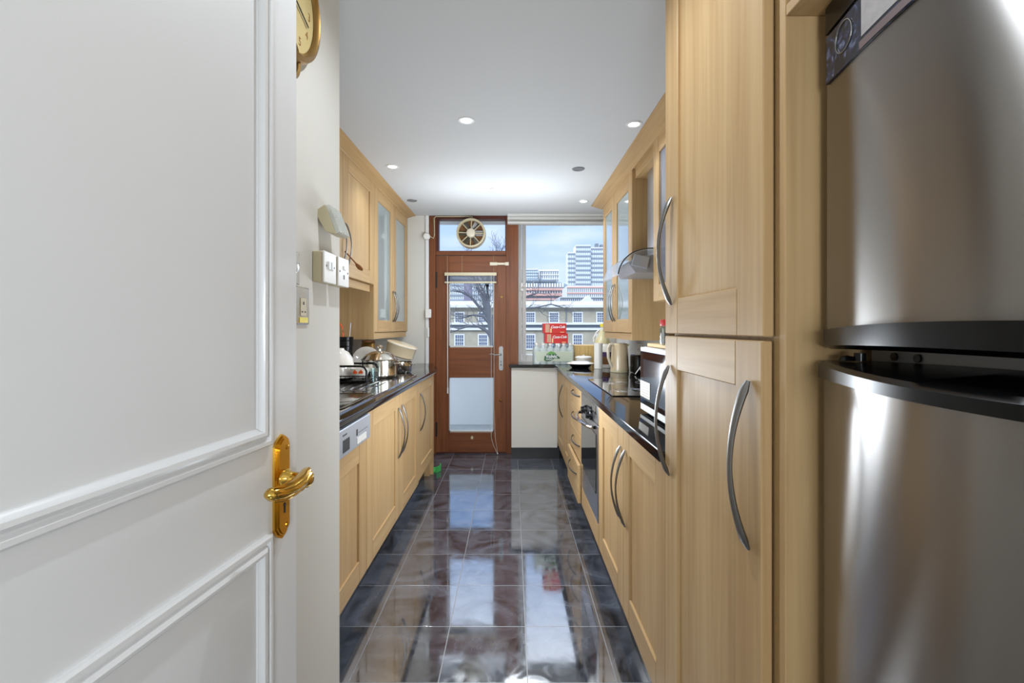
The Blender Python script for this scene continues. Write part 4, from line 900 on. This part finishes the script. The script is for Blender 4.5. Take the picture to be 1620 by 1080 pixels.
for row, (a, b_) in enumerate(((495, 509.2), (530, 551))):
    for k in range(-5, 8):
        cx = ox(726.8+37.4*k, Y); hw = .42; z0, z1 = oz(b_, Y), oz(a, Y)
        m = MB(); s = .13
        m.box(cx-hw-s, cx-hw, Y-.06, Y+.05, z0-s, z1+s); m.box(cx+hw, cx+hw+s, Y-.06, Y+.05, z0-s, z1+s); m.box(cx-hw, cx+hw, Y-.06, Y+.05, z1, z1+s); m.box(cx-hw-s, cx+hw+s, Y-.12, Y+.05, z0-s, z0)
        for i in (1, 2, 3): m.box(cx-hw+2*hw*i/4-.018, cx-hw+2*hw*i/4+.018, Y-.045, Y-.02, z0, z1)
        for i in (1, 2, 3): m.box(cx-hw, cx+hw, Y-.045, Y-.02, z0+(z1-z0)*i/4-.02-(.02 if i == 2 else 0), z0+(z1-z0)*i/4+.02)
        w_ = m.build('window', stucco, te)
        bx('pane', sash, w_, cx-hw, cx+hw, Y-.02, Y-.005, z0, z1)
m = MB(); m.box(ox(735, 54), ox(745.5, 54), 53, 55, oz(480, 54), oz(446, 54)); tag(m.build('chimney_stack', mat('purple_brick', (126, 124, 142), .9), te), None, None)
# towers behind
def block(name, label, Yb, x0, x1, ytop, floors, wallm, bandm, fh, depth=12, glassm=None, band=.3, bottom=480, extra=None):
    t = thing(name, label, 'building', ((ox(x0, Yb)+ox(x1, Yb))/2, Yb+depth/2, -10))
    bx('wall', wallm, t, ox(x0, Yb), ox(x1, Yb), Yb, Yb+depth, -10, oz(ytop, Yb))
    m = MB(); s = Yb/F
    for i in range(floors):
        yy = ytop+1.5+i*fh
        m.box(ox(x0, Yb)-.05*s, ox(x1, Yb)+.05*s, Yb-1.2*s, Yb+.2, oz(yy+fh*band, Yb), oz(yy, Yb))
    m.build('floor_band', bandm, t)
    m = MB(); n = max(2, int((x1-x0)/3.2))
    for i in range(floors):
        yy = ytop+1.5+i*fh+fh*band
        for j in range(n):
            a = x0+(x1-x0)*(j+.2)/n; b_ = x0+(x1-x0)*(j+.75)/n
            m.box(ox(a, Yb), ox(b_, Yb), Yb-.3*s, Yb+.1, oz(yy+fh*(1-band)*.9, Yb), oz(yy+fh*.08, Yb))
    m.build('glazing', glassm or sash, t)
    return t
pale = mat('pale_cladding', (226, 228, 230), .6); bluegrey = mat('blue_grey_band', (134, 146, 160), .5); paleglass = mat('pale_glass', (176, 196, 214), .3)
redb = mat('red_brick', (176, 126, 116), .9); redband = mat('salmon_band', (196, 158, 150), .8); greyglass = mat('grey_glass', (140, 156, 168), .3)
t = block('tower_block', 'tall pale tower with dark floor lines on the right', 300, 911, 934.5, 387.5, 12, pale, bluegrey, 7.4, glassm=paleglass)
block('tower_block', 'lower left wing of the tall pale tower', 302, 898.5, 910, 399, 10, pale, bluegrey, 7.3, glassm=paleglass)
t = block('tower_block', 'right wing of the tall pale tower, partly behind the cabinet', 303, 935, 960, 391, 10, pale, bluegrey, 7.4, glassm=paleglass)
m = MB(); m.box(ox(942, 304), ox(947, 304), 304.2, 308, oz(391, 304), oz(385, 304)); m.box(ox(950, 304), ox(954, 304), 304.2, 308, oz(391, 304), oz(386.5, 304)); m.build('roof_plant', slate, t)
t = block('office_block', 'white office block with upright slot windows behind the red brick flats', 250, 853, 884, 426.5, 3, pale, pale, 6.5, glassm=bluegrey, band=.12)
block('office_block', 'pale glass office block furthest left in the window', 255, 820, 851, 425, 5, pale, greyglass, 4.5, glassm=paleglass)
t = thing('brick_flats', 'red brick flats with curved grey roof above the terrace', 'building', (ox(860, 140), 145, -10))
Yb = 140; m = MB()
m.prism([(ox(803, Yb)+0, -10), (ox(898, Yb), -10), (ox(898, Yb), oz(450, Yb)), (ox(885, Yb), oz(446, Yb)), (ox(868, Yb), oz(442, Yb)), (ox(850, Yb), oz(440.5, Yb)), (ox(803, Yb), oz(442, Yb))], 'y', Yb, Yb+10); m.build('wall', greyglass, t)
m = MB()
for a, b_ in ((456, 459.5), (464, 468), (472, 475)): m.box(ox(803.5, Yb), ox(892, Yb), Yb-1, Yb, oz(b_, Yb), oz(a, Yb))
m.build('brick_band', redband, t)
m = MB()
for a, b_ in ((443.5, 446), ): m.box(ox(803.5, Yb), ox(880, Yb), Yb-.6, Yb, oz(b_, Yb), oz(a, Yb))
m.build('roof_edge', slate, t)
m = MB()
for i in range(22): m.box(ox(803+i*4.1, Yb), ox(805.2+i*4.1, Yb), Yb-.4, Yb, oz(463.5, Yb), oz(460, Yb)); m.box(ox(803+i*4.1, Yb), ox(805.2+i*4.1, Yb), Yb-.4, Yb, oz(454, Yb), oz(448, Yb))
m.build('window_strip', pale, t)
block('apartment_block', 'low pale apartment block with salmon bands right of the brick flats', 120, 897, 1010, 452, 3, pale, redband, 9, glassm=bluegrey, band=.22)
block('apartment_block', 'white mansard row peeping over the terrace parapet', 80, 886, 1010, 469, 1, stucco, slate, 10, glassm=sash, band=.1)
block('apartment_block', 'blue-grey flats seen through the brown door', 130, 560, 800, 440, 5, pale, bluegrey, 8, glassm=greyglass)
m = MB(); m.prism([(Y+1, 3.34), (Y+4, 3.9), (Y+8, 3.34)], 'x', ox(480, Y), ox(1200, Y)); m.build('roof', slate, te)
m = MB(); m.prism([(ox(918, 53), 3.3), (ox(918, 53), oz(479, 53)), (ox(931, 53), oz(467, 53)), (ox(938, 53), oz(475, 53)), (ox(938, 53), 3.3)], 'y', 53, 55); m.build('dormer', stucco, te)
# bare tree
tr = thing('bare_tree', 'leafless tree between the brown door and the terrace', 'tree', (ox(786, 20), 20, -10))
rnd = random.Random(11)
bark = mat('bark', (92, 96, 104), .9)
mb = MB(); tw = MB()
def limb(m, pts, r0, r1):
    n = len(pts); m.tube([Vector(p) for p in pts], [r0+(r1-r0)*i/(n-1) for i in range(n)], 6)
def pp(px, py, y=20): return Vector((ox(px, y), y, oz(py, y)))
main = [Vector((ox(789, 20), 20, -10)), pp(786, 600), pp(783, 560), pp(779, 530), pp(775, 505), pp(772, 480), pp(771, 450), pp(774, 432)]
limb(mb, main, .26, .045)
B_ = [[pp(776, 510), pp(768, 495), pp(757, 484), pp(745, 470), pp(730, 462), pp(716, 460)], [pp(771, 497), pp(766, 478), pp(760, 462), pp(753, 446), pp(744, 425)], [pp(772, 480), pp(764, 460), pp(757, 445), pp(750, 420)],
      [pp(781, 540), pp(771, 524), pp(757, 516), pp(742, 515), pp(728, 520), pp(715, 517)], [pp(776, 512), pp(764, 500), pp(748, 498), pp(735, 502)], [pp(779, 530), pp(800, 505), pp(830, 488), pp(850, 486), pp(872, 481), pp(885, 484)], [pp(776, 505), pp(800, 480), pp(830, 470), pp(850, 463)]]
def twigs(p, d, L, r, depth):
    q = p+d*L; mid = (p+q)/2+Vector((rnd.uniform(-1, 1), rnd.uniform(-1, 1), rnd.uniform(-1, 1)))*L*.1
    tw.tube([p, mid, q], [r, r*.8, r*.55], 4)
    if depth:
        for k in range(rnd.choice((2, 3))):
            dd = (d+Vector((rnd.uniform(-.8, .8), rnd.uniform(-.6, .6), rnd.uniform(-.5, .7)))).normalized(); twigs(q if k else mid, dd, L*rnd.uniform(.6, .85), r*.6, depth-1)
for b_ in B_:
    limb(mb, b_, .10 if b_ is not B_[5] else .06, .022)
    for i in range(1, len(b_)):
        for k in range(2):
            d_ = (b_[i]-b_[i-1]).normalized(); dd = (d_+Vector((rnd.uniform(-.9, .9), rnd.uniform(-.5, .5), rnd.uniform(-.5, .9)))).normalized(); twigs(b_[i], dd, rnd.uniform(.3, .6), .016, 3)
for i in range(4, 8):
    for k in range(3): twigs(main[i], Vector((rnd.uniform(-1, 1), rnd.uniform(-.5, .5), rnd.uniform(0, 1))).normalized(), .7, .03, 3)
mb.build('trunk', bark, tr, smooth=True); tw.build('twig', bark, tr)['kind'] = 'stuff'
# ------------------------------------------------------------------ sky and sun
w = bpy.data.worlds.new('sky'); bpy.context.scene.world = w; w.use_nodes = True; nt = w.node_tree; N = nt.nodes; L = nt.links
bg = N['Background']; tc = N.new('ShaderNodeTexCoord'); sp = N.new('ShaderNodeSeparateXYZ'); L.new(tc.outputs['Generated'], sp.inputs[0])
cr = N.new('ShaderNodeValToRGB'); e = cr.color_ramp.elements; e[0].position = .0; e[0].color = lin((222, 232, 250)); e[1].position = .35; e[1].color = lin((140, 182, 244)); k = e.new(.12); k.color = lin((188, 210, 248)); k = e.new(.6); k.color = lin((226, 232, 240))
L.new(sp.outputs[2], cr.inputs[0])
mp = N.new('ShaderNodeMapping'); mp.inputs['Scale'].default_value = (2.5, 2.5, 9); L.new(tc.outputs['Generated'], mp.inputs[0])
cn = N.new('ShaderNodeTexNoise'); cn.inputs['Scale'].default_value = 2; cn.inputs['Detail'].default_value = 6; L.new(mp.outputs[0], cn.inputs['Vector'])
c2 = N.new('ShaderNodeMapRange'); c2.inputs['From Min'].default_value = .5; c2.inputs['From Max'].default_value = .8; c2.inputs['To Max'].default_value = .6; L.new(cn.outputs['Fac'], c2.inputs[0])
mx = N.new('ShaderNodeMix'); mx.data_type = 'RGBA'; L.new(c2.outputs[0], mx.inputs[0]); L.new(cr.outputs[0], mx.inputs[6]); mx.inputs[7].default_value = lin((240, 244, 252))
L.new(mx.outputs[2], bg.inputs['Color']); zr = N.new('ShaderNodeMapRange'); zr.interpolation_type = 'SMOOTHSTEP'; zr.inputs['From Min'].default_value = .3; zr.inputs['From Max'].default_value = .7; zr.inputs['To Min'].default_value = WS; zr.inputs['To Max'].default_value = WS*ZEN; L.new(sp.outputs[2], zr.inputs[0]); L.new(zr.outputs[0], bg.inputs['Strength'])
sl = bpy.data.lights.new('sun', 'SUN'); sl.energy = SUN; sl.angle = .2; so = bpy.data.objects.new('sun', sl); so.location = (0, -5, 30); so.rotation_euler = (math.radians(50), 0, math.radians(-20)); C.objects.link(so)
sc_ = bpy.context.scene; vs = sc_.view_settings; vs.view_transform = 'Standard'; vs.look = 'None'; vs.gamma = 1; vs.use_curve_mapping = False; vs.exposure = EXPO
